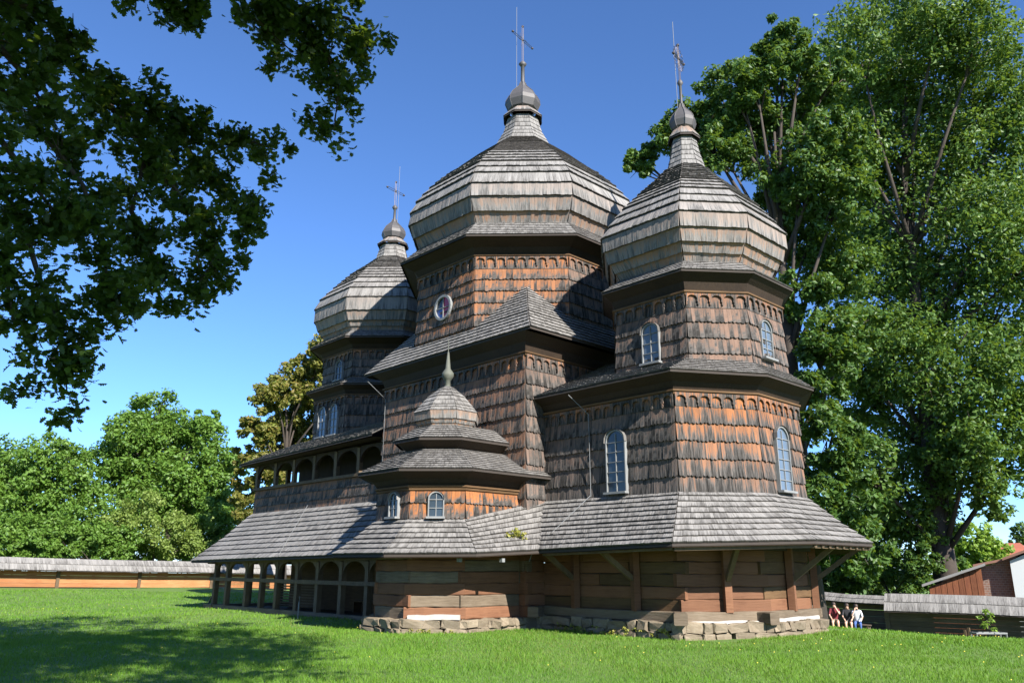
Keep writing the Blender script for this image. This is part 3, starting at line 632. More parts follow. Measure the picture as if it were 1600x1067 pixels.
# grass blades (uncountable)
def in_church(x, y):
    a = (x > -15.0) & (x < .2) & (np.abs(y) < 5.25); b = (x > 3.9) & (x < 10.7) & (np.abs(y) < 3.6); c = (np.hypot(x-2.1, y+5.5) < 2.2)
    d = (x > -.2) & (x < 4.5) & (np.abs(y) < 4.4); return a | b | c | d
def blades(n, dmin, dmax, h0, h1, wd, pw=1.0):
    ang = D2(YAW)+rng.uniform(-.64, .64, n); d = dmin+(dmax-dmin)*rng.random(n)**pw
    x = CX+d*np.cos(ang); y = CY+d*np.sin(ang); k = ~in_church(x, y); x, y, d = x[k], y[k], d[k]; n = len(x)
    h = rng.uniform(h0, h1, n)*(.7+.6*np.sin(x*.9+np.sin(y*.7)*2)**2); th = rng.uniform(0, 6.283, n); ln = rng.normal(0, .45, (n, 2))*h[:, None]; w_ = wd*(.7+.03*d)
    z = hgt(x, y); v = np.zeros((n, 3, 3)); v[:, 0] = np.stack([x-np.cos(th)*w_, y-np.sin(th)*w_, z-.01], 1); v[:, 1] = np.stack([x+np.cos(th)*w_, y+np.sin(th)*w_, z-.01], 1)
    v[:, 2] = np.stack([x+ln[:, 0], y+ln[:, 1], z+h], 1); return v.reshape(-1, 3), n
va, na = blades(200000, 11, 26, .03, .075, .006); vb, nb = blades(120000, 22, 55, .035, .09, .010, .8)
V = np.vstack([va, vb]); n = na+nb; bx_, by_ = V[::3, 0], V[::3, 1]; pt_ = np.sin(bx_*.55+1.3*np.sin(by_*.42))*np.sin(by_*.63+1.1*np.sin(bx_*.37)); G = np.repeat(np.clip(rng.random(n)*.75+.25*pt_+.1, 0, 1), 3)
dry = np.clip(.12+.5*np.clip(np.sin(bx_*.31+2+np.sin(by_*.9))*np.sin(by_*.27+.6+np.sin(bx_*.7)), 0, 1)+.9*np.clip(1-np.abs(np.hypot(bx_-3, (by_+2)*1.1)-8.5)/2.2, 0, 1)*(rng.random(n) < .5), 0, 1)*(rng.random(n) < .32); Dr = np.repeat(dry, 3)
M['grass'] = leaf_mat('grass_blades', (.066, .17, .010), (.135, .26, .020), .35, .6)
nt_ = M['grass'].node_tree; bs_ = nt_.nodes['Principled BSDF']; src = bs_.inputs['Base Color'].links[0].from_socket; sgn = [q for q in nt_.nodes if q.type == 'SEPXYZ'][0]; nt_.links.new(mixc(nt_, sgn.outputs[1], src, (.17, .19, .045)), bs_.inputs['Base Color'])
gr = mk('grass', V, np.arange(3*n).reshape(-1, 3), M['grass'], None, {'g': np.stack([G, Dr, G], 1)}); gr['kind'] = 'stuff'; gr['label'] = 'short mown green lawn grass around the church'; gr['category'] = 'grass'
# tiny meadow flowers
nf = 260; ang = D2(YAW)+rng.uniform(-.62, .62, nf); d = 14+32*rng.random(nf); fx = CX+d*np.cos(ang); fy = CY+d*np.sin(ang); k = ~in_church(fx, fy) & ((ang < D2(YAW)-.05) | (rng.random(nf) < .25)); fx, fy = fx[k], fy[k]; n = len(fx)
fz = hgt(fx, fy)+.09; s_ = .006+.0003*d[k]; q = np.zeros((n, 4, 3))
for j, (a, b) in enumerate(((-1, 0), (0, -.6), (1, 0), (0, .6))): q[:, j] = np.stack([fx+a*s_, fy+a*s_*.6, fz+b*s_*1.3], 1)
M['flower'] = flat_mat('yellow_petals', (.75, .62, .08), .7)
fl = mk('flowers', q.reshape(-1, 3), np.arange(4*n).reshape(-1, 4), M['flower']); fl['kind'] = 'stuff'; fl['label'] = 'scattered tiny yellow meadow flowers in the lawn'; fl['category'] = 'flowers'

# ================================================================== vegetation
def leaves(centers, radii, n, size, flat=.5, up=.5):
    """leaf quads scattered in clumps: centers (k,3), radii (k,)"""
    k = rng.integers(0, len(centers), n); c = centers[k]; r = radii[k][:, None]
    dv = rng.normal(0, 1, (n, 3)); dv /= np.linalg.norm(dv, axis=1)[:, None]; rr = rng.random((n, 1))**.45
    p = c+dv*r*rr*np.array([1, 1, .8]); nr = dv*.6+rng.normal(0, .6, (n, 3)); nr[:, 2] += up; nr /= np.linalg.norm(nr, axis=1)[:, None]
    t = np.cross(nr, rng.normal(0, 1, (n, 3))); t /= np.linalg.norm(t, axis=1)[:, None]; b = np.cross(nr, t); s_ = size*rng.uniform(.6, 1.3, (n, 1))
    V = np.stack([p-t*s_*.55, p+b*s_*.32-nr*s_*.08, p+t*s_*.55, p-b*s_*.32-nr*s_*.08], 1)
    g = np.repeat(np.clip(rng.normal(.45, .25, n), 0, 1), 4); return V.reshape(-1, 3), g
def crown_mesh(name, blobs, per, size, mat, parent, clump=.26):
    cs = []; rs = []
    for c, r in blobs:
        m_ = max(10, int(44*(r/2.2)**1.6)); dv = rng.normal(0, 1, (m_, 3)); dv /= np.linalg.norm(dv, axis=1)[:, None]
        q = np.asarray(c)+dv*r*(rng.random((m_, 1))**.4)*.88; cs.append(q); rs.append(np.full(m_, 1)*r*clump*rng.uniform(.6, 1.3, m_))
    cs = np.vstack(cs); rs = np.concatenate(rs); V, g = leaves(cs, rs, per, size)
    return mk(name, V, np.arange(len(V)).reshape(-1, 4), mat, parent, {'g': np.stack([g, g, g], 1)})
M['bark'] = flat_mat('tree_bark', (.045, .035, .028), .95, .4, 5, 0, .03)
def tree(name, label, base, blobs, nleaf, size, mat, trunk_r, cat='tree', group=None, top=None):
    bx, by = base; bz = hz(bx, by); t = empty(name, (bx, by, bz)); tag(t, label, cat, group)
    rel = [((c[0]-bx, c[1]-by, c[2]-bz), r) for c, r in blobs]
    cen = np.mean([c for c, r in rel], axis=0); zt = max(c[2] for c, r in rel)
    mb = MB(); th = zt*.8; pts = [(0, 0, -.3)]+[(cen[0]*f*f+random.uniform(-.1, .1)*f, cen[1]*f*f+random.uniform(-.1, .1)*f, th*f) for f in (.12, .3, .5, .7, .85, 1)]
    mb.tube(pts, [trunk_r*1.35, trunk_r, trunk_r*.85, trunk_r*.65, trunk_r*.45, trunk_r*.3, trunk_r*.12], 10)
    for c, r in rel:
        f = min(.9, max(.18, (c[2]-r*.9)/th*.75)); i0 = min(int(f*6), 5); s0 = Vector(pts[1]).lerp(Vector(pts[-1]), f); s0 = Vector(min(pts[1:], key=lambda p_: abs(p_[2]-f*th)))
        e = Vector(c); md = s0.lerp(e, .5)+Vector((random.uniform(-.5, .5), random.uniform(-.5, .5), random.uniform(-.2, .5)))*min(1, r*.3)
        rb = trunk_r*.30; mb.tube([s0, md, e], [rb, rb*.6, rb*.2], 6)
        for _ in range(3):
            q = e+Vector([random.gauss(0, 1) for _ in range(3)]).normalized()*r*.75; mb.tube([md.lerp(e, .6), e.lerp(q, .5)+Vector((0, 0, .1)), q], [rb*.35, rb*.22, rb*.06], 5)
    mb.build('trunk', M['bark'], t, True); crown_mesh('crown', rel, nleaf, size, mat, t); return t
def pxblobs(lst, dist, jit=2.0):
    out = []
    for u, v, r in lst:
        dd = dist+random.uniform(-jit, jit); out.append((tuple(at(u, v, dd)), r*dd/1297*1.22))
    return out
M['leafA'] = leaf_mat('maple_leaves', (.03, .075, .012), (.08, .15, .028), .3)
M['leafB'] = leaf_mat('ash_leaves', (.038, .088, .013), (.11, .19, .036), .3)
M['leafC'] = leaf_mat('walnut_leaves', (.06, .135, .016), (.14, .24, .04), .35)
M['leafW'] = leaf_mat('willow_leaves', (.11, .175, .03), (.20, .26, .06), .35)
M['leafBr'] = leaf_mat('chestnut_leaves', (.15, .115, .025), (.13, .165, .03), .3)
M['leafY'] = leaf_mat('young_leaves', (.14, .24, .03), (.22, .32, .05), .4)
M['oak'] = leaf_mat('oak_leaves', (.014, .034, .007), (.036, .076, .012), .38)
A = [(1005,262,34),(1045,215,42),(1085,185,45),(1130,160,50),(1180,120,50),(1225,75,42),(1190,200,60),(1130,240,55),(1245,170,55),(1250,270,65),(1215,320,50),(1265,370,60),(1262,460,45),(1290,540,55),(1275,620,40),(1300,680,55),(1310,770,55),(1290,840,40),(1340,860,45),(1300,120,45),(1300,210,50),(1310,310,60),(1320,420,55),(1330,520,50),(1215,62,40),(1252,92,42),(1200,95,40),(1160,150,45),(1100,215,45)]
tree('maple_tree', 'tall dark green tree with its trunk right behind the apse', gat(1264, 39), pxblobs(A, 39), 110000, .24, M['leafA'], .48)
B = [(1340,70,65),(1400,40,70),(1470,30,70),(1530,60,60),(1370,150,75),(1450,130,80),(1540,150,75),(1600,180,70),(1340,240,70),(1420,240,80),(1510,260,85),(1600,300,75),(1350,340,75),(1440,360,85),(1540,370,80),(1620,400,70),(1370,440,75),(1460,470,80),(1560,490,80),(1390,540,75),(1480,570,75),(1570,590,65),(1350,620,60),(1430,650,70),(1520,680,60),(1580,700,45),(1400,730,60),(1480,750,50),(1350,740,55),(1380,810,45),(1450,810,40),(1545,770,35),(1420,830,45),(1350,790,50),(1320,250,60),(1310,150,50),(1330,560,60),(1500,700,55),(1600,620,50)]
tree('ash_tree', 'huge spreading green tree towering behind the shingle-roofed wooden fence', gat(1476, 53), pxblobs(B, 53, 3.5), 160000, .28, M['leafB'], .6)
tree('undergrowth_bush', 'dark bush in the shade between the two big trees', gat(1395, 54), pxblobs([(1360,880,35),(1400,890,35),(1440,880,30),(1330,895,25),(1290,890,30),(1480,895,25),(1280,860,25)], 54), 16000, .25, M['leafA'], .12, 'bush')
tree('linden_tree', 'bright yellow-green tree far beyond the shed roofs', gat(1530, 82), pxblobs([(1525,850,30),(1500,880,28),(1550,870,25),(1535,890,25)], 82), 7000, .4, M['leafY'], .25)
tree('fir_tree', 'small blue-green tree beside the red-roofed house', gat(1598, 110), pxblobs([(1597,830,12),(1598,850,16),(1600,870,20)], 110, .5), 2500, .4, M['leafA'], .2)
tree('walnut_tree', 'broad bright green tree with rounded crown behind the orange plank fence', gat(255, 76), pxblobs([(240,650,36),(205,690,42),(265,690,45),(310,680,36),(322,660,22),(185,735,45),(240,745,55),(300,745,50),(345,735,35),(220,800,50),(290,800,45),(345,790,35)], 76, 3), 55000, .32, M['leafC'], .4)
tree('locust_tree', 'light feathery green tree at the far end of the plank fence', gat(50, 74), pxblobs([(20,735,40),(75,720,38),(115,745,40),(40,790,50),(105,800,48),(-30,770,60),(140,830,35),(60,845,38),(0,845,40)], 74, 3), 45000, .28, M['leafC'], .3)
tree('willow_bush', 'pale yellowish green willow bush just behind the plank fence', gat(235, 68), pxblobs([(225,815,38),(270,835,34),(185,835,34),(310,840,30)], 68, 1), 12000, .22, M['leafW'], .12, 'bush')
tree('elder_bush', 'green bush with pale twigs left of the willow bush', gat(110, 67), pxblobs([(110,835,34),(60,842,32),(150,848,28),(20,842,32)], 67, 1), 9000, .24, M['leafC'], .12, 'bush')
tree('dogwood_bush', 'rounded bush low behind the middle of the plank fence', gat(150, 66), pxblobs([(100,850,26),(150,846,28),(200,852,26),(60,852,24)], 66, 1), 11000, .22, M['leafC'], .1, 'bush')
tree('lilac_bush', 'bushy green shrub right beside the porch roof corner', gat(330, 70), pxblobs([(330,825,34),(365,815,32),(300,845,28),(355,850,28)], 70, 1), 12000, .24, M['leafC'], .1, 'bush')
tree('laurel_bush', 'dark shrub under the big tree behind the people', gat(1330, 60), pxblobs([(1290,905,30),(1340,905,30),(1390,905,30),(1440,905,28),(1300,870,35),(1350,860,35),(1250,900,30)], 60, 1), 16000, .28, M['leafA'], .12, 'bush')
tree('hedge_bush', 'low dense dark green bush along the back of the plank fence', gat(60, 66), pxblobs([(-20,862,22),(25,866,22),(70,862,22),(115,866,22),(160,862,22),(-60,860,25)], 66, 1), 12000, .24, M['leafC'], .1, 'bush')
tree('hazel_bush', 'bush filling the gap between willow bush and porch roof', gat(290, 69), pxblobs([(205,866,22),(250,864,22),(295,866,22),(335,862,22),(365,850,25),(400,858,25)], 69, 1), 13000, .24, M['leafC'], .1, 'bush')
tree('chestnut_tree', 'browning chestnut tree behind the arcaded gallery', gat(440, 62), pxblobs([(505,560,34),(470,590,36),(515,610,36),(430,620,34),(470,645,40),(405,665,28),(440,690,38),(385,720,22),(415,735,30),(380,770,22),(395,800,26),(500,680,40)], 62, 2.5), 42000, .30, M['leafBr'], .35)

# foreground oak: branches hanging in from a trunk that stands left of the camera
oak = empty('oak_tree', (14.5, -24.5, 0)); tag(oak, 'dark oak branches with lobed leaves hanging in close to the viewpoint', 'tree')
ob = np.array([14.5, -24.5, 0])
mb = MB(); mb.tube([(0, 0, -.2), (0, 0, .6), (.1, 0, 3), (.2, .2, 6), (.2, .4, 9), (.3, .6, 13)], [.75, .6, .5, .42, .3, .1], 12)
branches = []
def br(lst):                              # photo (u, v, distance) along a limb
    P = [at(u, v, d) for u, v, d in lst]; branches.append((P, 1.0)); return P
br([(-60,-60,10.5),(60,60,10.5),(160,150,10.8),(260,185,11),(350,205,11.2),(430,235,11.4)])
br([(160,150,10.8),(230,240,10.6),(300,330,10.5),(345,400,10.5),(300,455,10.4)])
br([(-40,100,9.8),(60,200,10),(130,290,10),(165,400,10),(170,505,10)])
br([(-50,260,9.6),(30,330,9.6),(60,430,9.7),(95,520,9.8),(105,615,9.8)])
br([(260,185,11),(330,290,11),(395,320,11.2),(375,375,11)])
br([(-40,-20,9.5),(90,30,9.6),(130,95,9.8)])
br([(230,240,10.6),(205,330,10.5),(255,430,10.4),(235,455,10.4)])
br([(-50,380,9.4),(10,430,9.5),(20,500,9.5)])
br([(-40,30,9.2),(40,120,9.4),(90,200,9.6)])
br([(-60,150,9.2),(10,230,9.4),(60,300,9.5),(110,360,9.6)])
br([(330,-70,10),(440,5,10.2),(500,60,10.3),(530,130,10.4),(522,205,10.4)])
br([(440,5,10.2),(545,30,10.3),(580,85,10.4)])
br([(210,-60,9.8),(250,0,9.8),(330,12,9.9)])
br([(440,5,10.2),(400,30,10.2),(455,80,10.2)])
cl = []; crd = []
for P, wgt in branches:
    P = np.array(P); seg = np.linalg.norm(np.diff(P, axis=0), axis=1); nc = max(5, int(seg.sum()/.06))
    tt = np.sort(rng.random(nc)**.85); cum = np.concatenate([[0], np.cumsum(seg)])/seg.sum()
    for t in tt:
        i = min(np.searchsorted(cum, t, 'right')-1, len(P)-2); f = (t-cum[i])/(cum[i+1]-cum[i]); c = P[i]*(1-f)+P[i+1]*f
        cl.append(c+rng.normal(0, .17, 3)-np.array([0, 0, .05])); crd.append(rng.uniform(.08, .20))
    mb.tube([tuple(p-ob) for p in P], list(np.linspace(.045, .008, len(P))), 6)
    for _ in range(nc//3):
        i = rng.integers(0, len(P)-1); s0 = P[i]*.5+P[i+1]*.5+rng.normal(0, .05, 3); e = s0+rng.normal(0, .14, 3); mb.tube([tuple(s0-ob), tuple((s0+e)/2-ob+np.array([0, 0, .04])), tuple(e-ob)], [.012, .008, .003], 4)
# limbs joining the hanging branches to the trunk, and the crown above the frame
hub = ob+np.array([.25, .5, 9.5])
for P, _ in [branches[i] for i in (0, 2, 3, 5, 7, 8, 9, 10, 12)]: mb.tube([tuple(hub-ob), tuple((hub+P[0])/2-ob+np.array([0, 0, 1.0])), tuple(P[0]-ob)], [.16, .10, .045], 7)
def uv(p):
    dd = p-C_; z = dd@F_; return 800+FPX*(dd@R_)/z, 533.5-FPX*(dd@U_)/z, z
k = 0; kept = 0
cot = 1/math.tan(D2(SUN_EL)); shx, shy = -cot*math.cos(D2(SUN_AZ)), cot*math.sin(D2(SUN_AZ))
while k < 6000 and kept < 700:
    q = np.array([rng.uniform(4, 25), rng.uniform(-31, -11.5), rng.uniform(7.5, 15.5)]); k += 1
    if ((q[0]-15.5)/10)**2+((q[1]+21)/10)**2+((q[2]-11)/5)**2 > 1: continue
    u, v, z = uv(q)
    if z > 0 and -250 < u < 1850 and v > -230: continue
    gq = np.array([q[0]+shx*q[2], q[1]+shy*q[2], 0]); u, v, z = uv(gq)
    if z > 0 and v > np.interp(u, [0, 330, 500, 640], [915, 940, 985, 1090]) and u < 660 or z <= 0 or u < 0 or (v > 1110 and u < 900):
        kept += 1; cl.append(q); crd.append(rng.uniform(.45, .85))
        if kept % 7 == 0: mb.tube([tuple(hub-ob), tuple((hub*.5+q*.5)-ob+np.array([0, 0, .4])), tuple(q-ob)], [.12, .07, .02], 5)
mb.build('trunk', M['bark'], oak, True)
cl = np.array(cl); crd = np.array(crd); near = crd < .3
outl = [(0,-.5),(.10,-.36),(.26,-.28),(.14,-.16),(.34,-.02),(.18,.08),(.36,.24),(.18,.30),(.14,.46),(0,.54)]
outl = outl+[(-x, y) for x, y in outl[-2:0:-1]]
def oak_leaves(cs, rs, n, size):
    k = rng.integers(0, len(cs), n); dv = rng.normal(0, .55, (n, 3)); p = cs[k]+dv*rs[k][:, None]; nr = rng.normal(0, .6, (n, 3)); nr[:, 2] += .9; nr /= np.linalg.norm(nr, axis=1)[:, None]
    t = np.cross(nr, rng.normal(0, 1, (n, 3))); t /= np.linalg.norm(t, axis=1)[:, None]; b = np.cross(nr, t); s_ = size*rng.uniform(.7, 1.25, (n, 1, 1))
    O = np.array(outl); V = p[:, None]+(t[:, None]*O[None, :, :1]+b[:, None]*O[None, :, 1:])*s_-nr[:, None]*np.abs(O[None, :, :1])*s_*.35
    g = np.repeat(np.clip(rng.normal(.45, .28, n), 0, 1), len(outl)); return V.reshape(-1, 3)-ob, g
Va, ga = oak_leaves(cl[near], crd[near], 27000, .105); Vb, gb = oak_leaves(cl[~near], crd[~near], 42000, .25)
V = np.vstack([Va, Vb]); g = np.concatenate([ga, gb]); k = len(outl)
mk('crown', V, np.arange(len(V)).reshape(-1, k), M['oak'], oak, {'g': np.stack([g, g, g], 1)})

# ================================================================== fences, sheds, house, people, small things
def fence(name, label, p, q, h, bays, mat, rows, postmat, roofw=.55, rise=.4):
    p, q = Vector((*p, 0)), Vector((*q, 0)); d = (q-p).normalized(); L = (q-p).length; nrm = Vector((d.y, -d.x, 0)); o = empty(name, (p.x, p.y, hz(p.x, p.y))); tag(o, label, 'fence'); base = o.location
    rz = math.atan2(d.y, d.x); gz = lambda s_: hz((p+d*s_).x, (p+d*s_).y)
    for i in range(bays+1):
        c = p+d*(L*i/bays)+nrm*.03; z = gz(L*i/bays); MB().box((c.x-base.x, c.y-base.y, z+h/2-base.z), (.2, .2, h), rz).build('post', postmat, o)
    for i in range(bays):
        a, b = p+d*(L*i/bays+.1), p+d*(L*(i+1)/bays-.1); za, zb = gz(L*i/bays), gz(L*(i+1)/bays); hh = (h-.12)/rows
        for k in range(rows):
            zz = .06+(k+.5)*hh; MB().beam((a.x-base.x, a.y-base.y, za+zz-base.z), (b.x-base.x, b.y-base.y, zb+zz-base.z), .05, hh*random.uniform(.92, .975)).build('plank', mat, o)
    nseg = bays*2; ln = [[], [], []]; lb = [[], []]
    for i in range(nseg+1):
        s_ = L*i/nseg; c = p+d*s_-Vector((base.x, base.y, 0)); z = gz(s_)-base.z+h
        for j, (off, dz) in enumerate(((roofw, -.02), (roofw*.55, rise*.5), (.0, rise))): ln[j].append((c.x+nrm.x*off, c.y+nrm.y*off, z+dz))
        for j, (off, dz) in enumerate(((0, rise), (-roofw, -.02))): lb[j].append((c.x+nrm.x*off, c.y+nrm.y*off, z+dz))
    rf = MB().loft([[(x, y, z-.04) for x, y, z in ln[0]], [(x, y, z-.03) for x, y, z in ln[2]], [(x, y, z-.04) for x, y, z in lb[1]]], False).build('fence_roof', M['under'], o)
    s_ = Shingles()
    for j in range(2): s_.band(ln[j], ln[j+1], 10, .13, .03, False, 0, rows=1)
    s_.band(lb[1][::-1], lb[0][::-1], .3, .16, .03, False, 0); s_.build('roof_shingle', M['roof'], rf); return o
fence('plank_fence', 'orange plank fence with a low grey shingle roof behind the lawn', (-36, -26), (-36, 34), 1.08, 12, M['fencewood'], 4, M['beam'], .75, .72)
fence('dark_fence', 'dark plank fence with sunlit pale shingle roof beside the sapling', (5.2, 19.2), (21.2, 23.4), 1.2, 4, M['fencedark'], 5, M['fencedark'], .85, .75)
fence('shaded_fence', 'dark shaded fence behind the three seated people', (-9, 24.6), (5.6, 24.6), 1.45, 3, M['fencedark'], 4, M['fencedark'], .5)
# lean-to shed, brick shed and white house
M['brownwood'] = wood_mat('red_brown_boards', (.11, .035, .02), (.19, .07, .03), (6, 6, .6)); M['rust'] = flat_mat('rusty_sheet', (.20, .10, .07), .8, .3, 2); M['tile'] = flat_mat('red_roof_tiles', (.3, .09, .05), .8, .25, 1.5)
M['render'] = flat_mat('white_render', (.5, .52, .52), .9, .06, .8); M['greysheet'] = flat_mat('grey_roofing', (.2, .19, .18), .7, .2, 2)
def brick_mat():
    mt, nt, bs = mat_base('old_bricks'); tc = N(nt, 'ShaderNodeTexCoord'); b = N(nt, 'ShaderNodeTexBrick'); sp = N(nt, 'ShaderNodeSeparateXYZ'); nt.links.new(tc.outputs['Object'], sp.inputs[0]); cb = N(nt, 'ShaderNodeCombineXYZ'); nt.links.new(math_(nt, 'ADD', sp.outputs[0], sp.outputs[1]), cb.inputs[0]); nt.links.new(sp.outputs[2], cb.inputs[1]); nt.links.new(cb.outputs[0], b.inputs[0]); b.inputs['Scale'].default_value = 2.2
    b.inputs['Color1'].default_value = (.20, .11, .075, 1); b.inputs['Color2'].default_value = (.13, .08, .06, 1); b.inputs['Mortar'].default_value = (.22, .2, .18, 1); nt.links.new(b.outputs[0], bs.inputs['Base Color']); bs.inputs['Roughness'].default_value = .9; return mt
M['brick'] = brick_mat()
def quadpx(pts, d0, d1): return [tuple(at(u, v, dd)) for (u, v), dd in zip(pts, (d0, d1))]
def shed(name, label, u0, u1, vtop0, vtop1, dist, depth, wallmat, roofmat, panel=False):
    a, b = gat(u0, dist), gat(u1, dist); za, zb = at(u0, vtop0, dist)[2], at(u1, vtop1, dist)[2]; o = empty(name, (a[0], a[1], -1.6)); tag(o, label, 'shed' if 'house' not in name else 'house')
    dx, dy = b[0]-a[0], b[1]-a[1]; L = math.hypot(dx, dy); ux, uy = dx/L, dy/L; nx_, ny_ = -uy, ux      # away from the camera
    if (a[0]-CX)*nx_+(a[1]-CY)*ny_ < 0: nx_, ny_ = -nx_, -ny_
    P = lambda s_, t, z: (ux*s_+nx_*t, uy*s_+ny_*t, z+1.6)
    MB().add([P(0, 0, -1.6), P(L, 0, -1.6), P(L, 0, zb), P(0, 0, za), P(0, depth, -1.6), P(L, depth, -1.6), P(L, depth, zb), P(0, depth, za)], [(0,1,2,3), (1,5,6,2), (5,4,7,6), (4,0,3,7), (3,2,6,7)]).build('wall', wallmat, o)
    MB().add([P(-.3, -.35, za+.02), P(L+.2, -.35, zb+.02), P(L+.2, depth+.2, zb+.02), P(-.3, depth+.2, za+.02)]+[P(-.3, -.35, za+.14), P(L+.2, -.35, zb+.14), P(L+.2, depth+.2, zb+.14), P(-.3, depth+.2, za+.14)], [(0,3,2,1), (4,5,6,7), (0,1,5,4), (1,2,6,5), (2,3,7,6), (3,0,4,7)]).build('roof', roofmat, o)
    if panel:
        n = max(3, int(L/.24))
        for i in range(n): s_ = L*(i+.5)/n; zt = za+(zb-za)*(i+.5)/n; MB().add([P(s_-L/n*.46, -.04, -1.6), P(s_+L/n*.46, -.04, -1.6), P(s_+L/n*.46, -.04, zt-.06), P(s_-L/n*.46, -.04, zt-.06), P(s_-L/n*.46, 0, -1.6), P(s_+L/n*.46, 0, -1.6), P(s_+L/n*.46, 0, zt-.06), P(s_-L/n*.46, 0, zt-.06)], [(0,1,2,3), (1,5,6,2), (4,0,3,7), (3,2,6,7)]).build('board', wallmat, o)
    return o
shed('lean_to_shed', 'red-brown board lean-to with sloping roof behind the dark fence', 1448, 1533, 917, 884, 47, 3, M['brownwood'], M['greysheet'], True)
shed('brick_shed', 'old brick outbuilding under a rusty roof between lean-to and white house', 1532, 1584, 886, 873, 48.5, 3, M['brick'], M['rust'])
shed('white_house', 'white rendered house wall with brown sloping roof edge', 1580, 1680, 876, 836, 48, 5, M['render'], M['rust'])
hp = gat(1577, 105); ho = empty('red_roof_house', (hp[0], hp[1], -1.5)); tag(ho, 'distant house with red tiled roof above the sheds', 'house'); zt = at(1577, 848, 105)[2]+1.5; zw = at(1577, 868, 105)[2]+1.5
MB().box((0, 0, zw/2), (4.5, 6, zw), .3).build('wall', M['render'], ho)
def rot(x, y, a=.3): return (x*math.cos(a)-y*math.sin(a), x*math.sin(a)+y*math.cos(a))
MB().add([(*rot(-2.6, -3.3), zw), (*rot(2.6, -3.3), zw), (*rot(2.6, 3.3), zw), (*rot(-2.6, 3.3), zw), (*rot(-1.4, 0), zt), (*rot(1.4, 0), zt)], [(0,1,5,4), (1,2,5), (2,3,4,5), (3,0,4), (0,3,2,1)]).build('roof', M['tile'], ho)

# sapling and its white frame
sx, sy = gat(1530, 41); szg = hz(sx, sy); sap = empty('sapling', (sx, sy, szg)); tag(sap, 'little leafy sapling standing in front of the dark fence', 'sapling')
mb = MB(); mb.tube([(0, 0, 0), (.03, 0, .5), (-.02, .02, 1.25)], [.025, .02, .008], 6)
for k in range(7): a = k*2.4; z = .35+k*.12; mb.tube([(.02, 0, z), (.25*math.cos(a), .25*math.sin(a), z+.2)], [.01, .004], 4)
mb.build('stem', M['bark'], sap)
cs = np.array([(.25*math.cos(k*2.4), .25*math.sin(k*2.4), .5+k*.12) for k in range(7)]+[(0, 0, 1.2)]); V, g = leaves(cs, np.full(8, .16), 170, .13); mk('foliage', V, np.arange(len(V)).reshape(-1, 4), M['leafY'], sap, {'g': np.stack([g, g, g], 1)})
rk = empty('sapling_guard', (sx, sy, szg)); tag(rk, 'low white frame on short legs around the sapling', 'plant guard')
rx, ry = R_[0], R_[1]
mb = MB()
for s_, t in ((-.62, -.2), (.62, -.2), (-.62, .25), (.62, .25)): mb.beam((rx*s_-ry*t, ry*s_+rx*t, 0), (rx*s_-ry*t, ry*s_+rx*t, .36), .05, .05)
mb.build('leg', M['white'], rk)
for t in (-.2, .25): MB().beam((-rx*.65-ry*t, -ry*.65+rx*t, .36), (rx*.65-ry*t, ry*.65+rx*t, .36), .07, .06).build('bar', M['white'], rk)
for s_ in (-.62, .62): MB().beam((rx*s_+ry*.2, ry*s_-rx*.2, .36), (rx*s_-ry*.25, ry*s_+rx*.25, .36), .07, .06).build('bar', M['white'], rk)
for u in (1494, 1500):
    px_, py_ = gat(u, 43); tag(MB().box((0, 0, .22 if u < 1497 else .27), (.09, .09, .44 if u < 1497 else .54)).build('stake', M['beam']), 'shorter weathered stake of the pair beside the dark fence' if u < 1497 else 'taller weathered stake of the pair beside the dark fence', 'stake', 'stakes by the fence').location = (px_, py_, hz(px_, py_))
# standpipe beside the porch
spx, spy = gat(471, 30.2); sp_ = MB().tube([(0, 0, -.1), (0, 0, .55), (.02, 0, .75)], [.025, .025, .03], 8).build('standpipe', M['steel']); sp_.location = (spx, spy, hz(spx, spy)); tag(sp_, 'thin grey standpipe in the grass beside the porch sill', 'pipe')
# weed growing in the roof valley
wd = empty('roof_weed', (5.1, -5.3, 2.6)); tag(wd, 'yellowing weed growing in the skirt roof valley', 'weed'); cs = np.array([(0, 0, .05), (.1, -.05, .12), (-.15, .1, .1), (.2, .1, .02), (-.1, -.2, .0)]); V, g = leaves(cs, np.full(5, .16), 160, .09)
M['weed'] = leaf_mat('yellow_weed', (.30, .26, .05), (.18, .22, .04), .3); mk('foliage', V, np.arange(len(V)).reshape(-1, 4), M['weed'], wd, {'g': np.stack([g, g, g], 1)})
mb = MB()
for k in range(6): mb.tube([(0, 0, -.1), (random.uniform(-.25, .25), random.uniform(-.25, .25), .18)], [.008, .003], 4)
mb.build('stem', M['weed'], wd)
# dry weeds along the footing
cs = []
for k in range(70): t = random.random(); cs.append((5+4.5*t, -3.75+random.uniform(-.15, .1), random.uniform(.02, .22)) if k % 3 else (3.0+1.15*t, -7.72+1.15*t+random.uniform(-.1, .05), random.uniform(.0, .12)))
V, g = leaves(np.array(cs), np.full(70, .08), 700, .06); wf = mk('weeds', V, np.arange(len(V)).reshape(-1, 4), M['weed'], None, {'g': np.stack([g, g, g], 1)}); wf['kind'] = 'stuff'; wf['label'] = 'dry weeds along the stone footing'; wf['category'] = 'weeds'

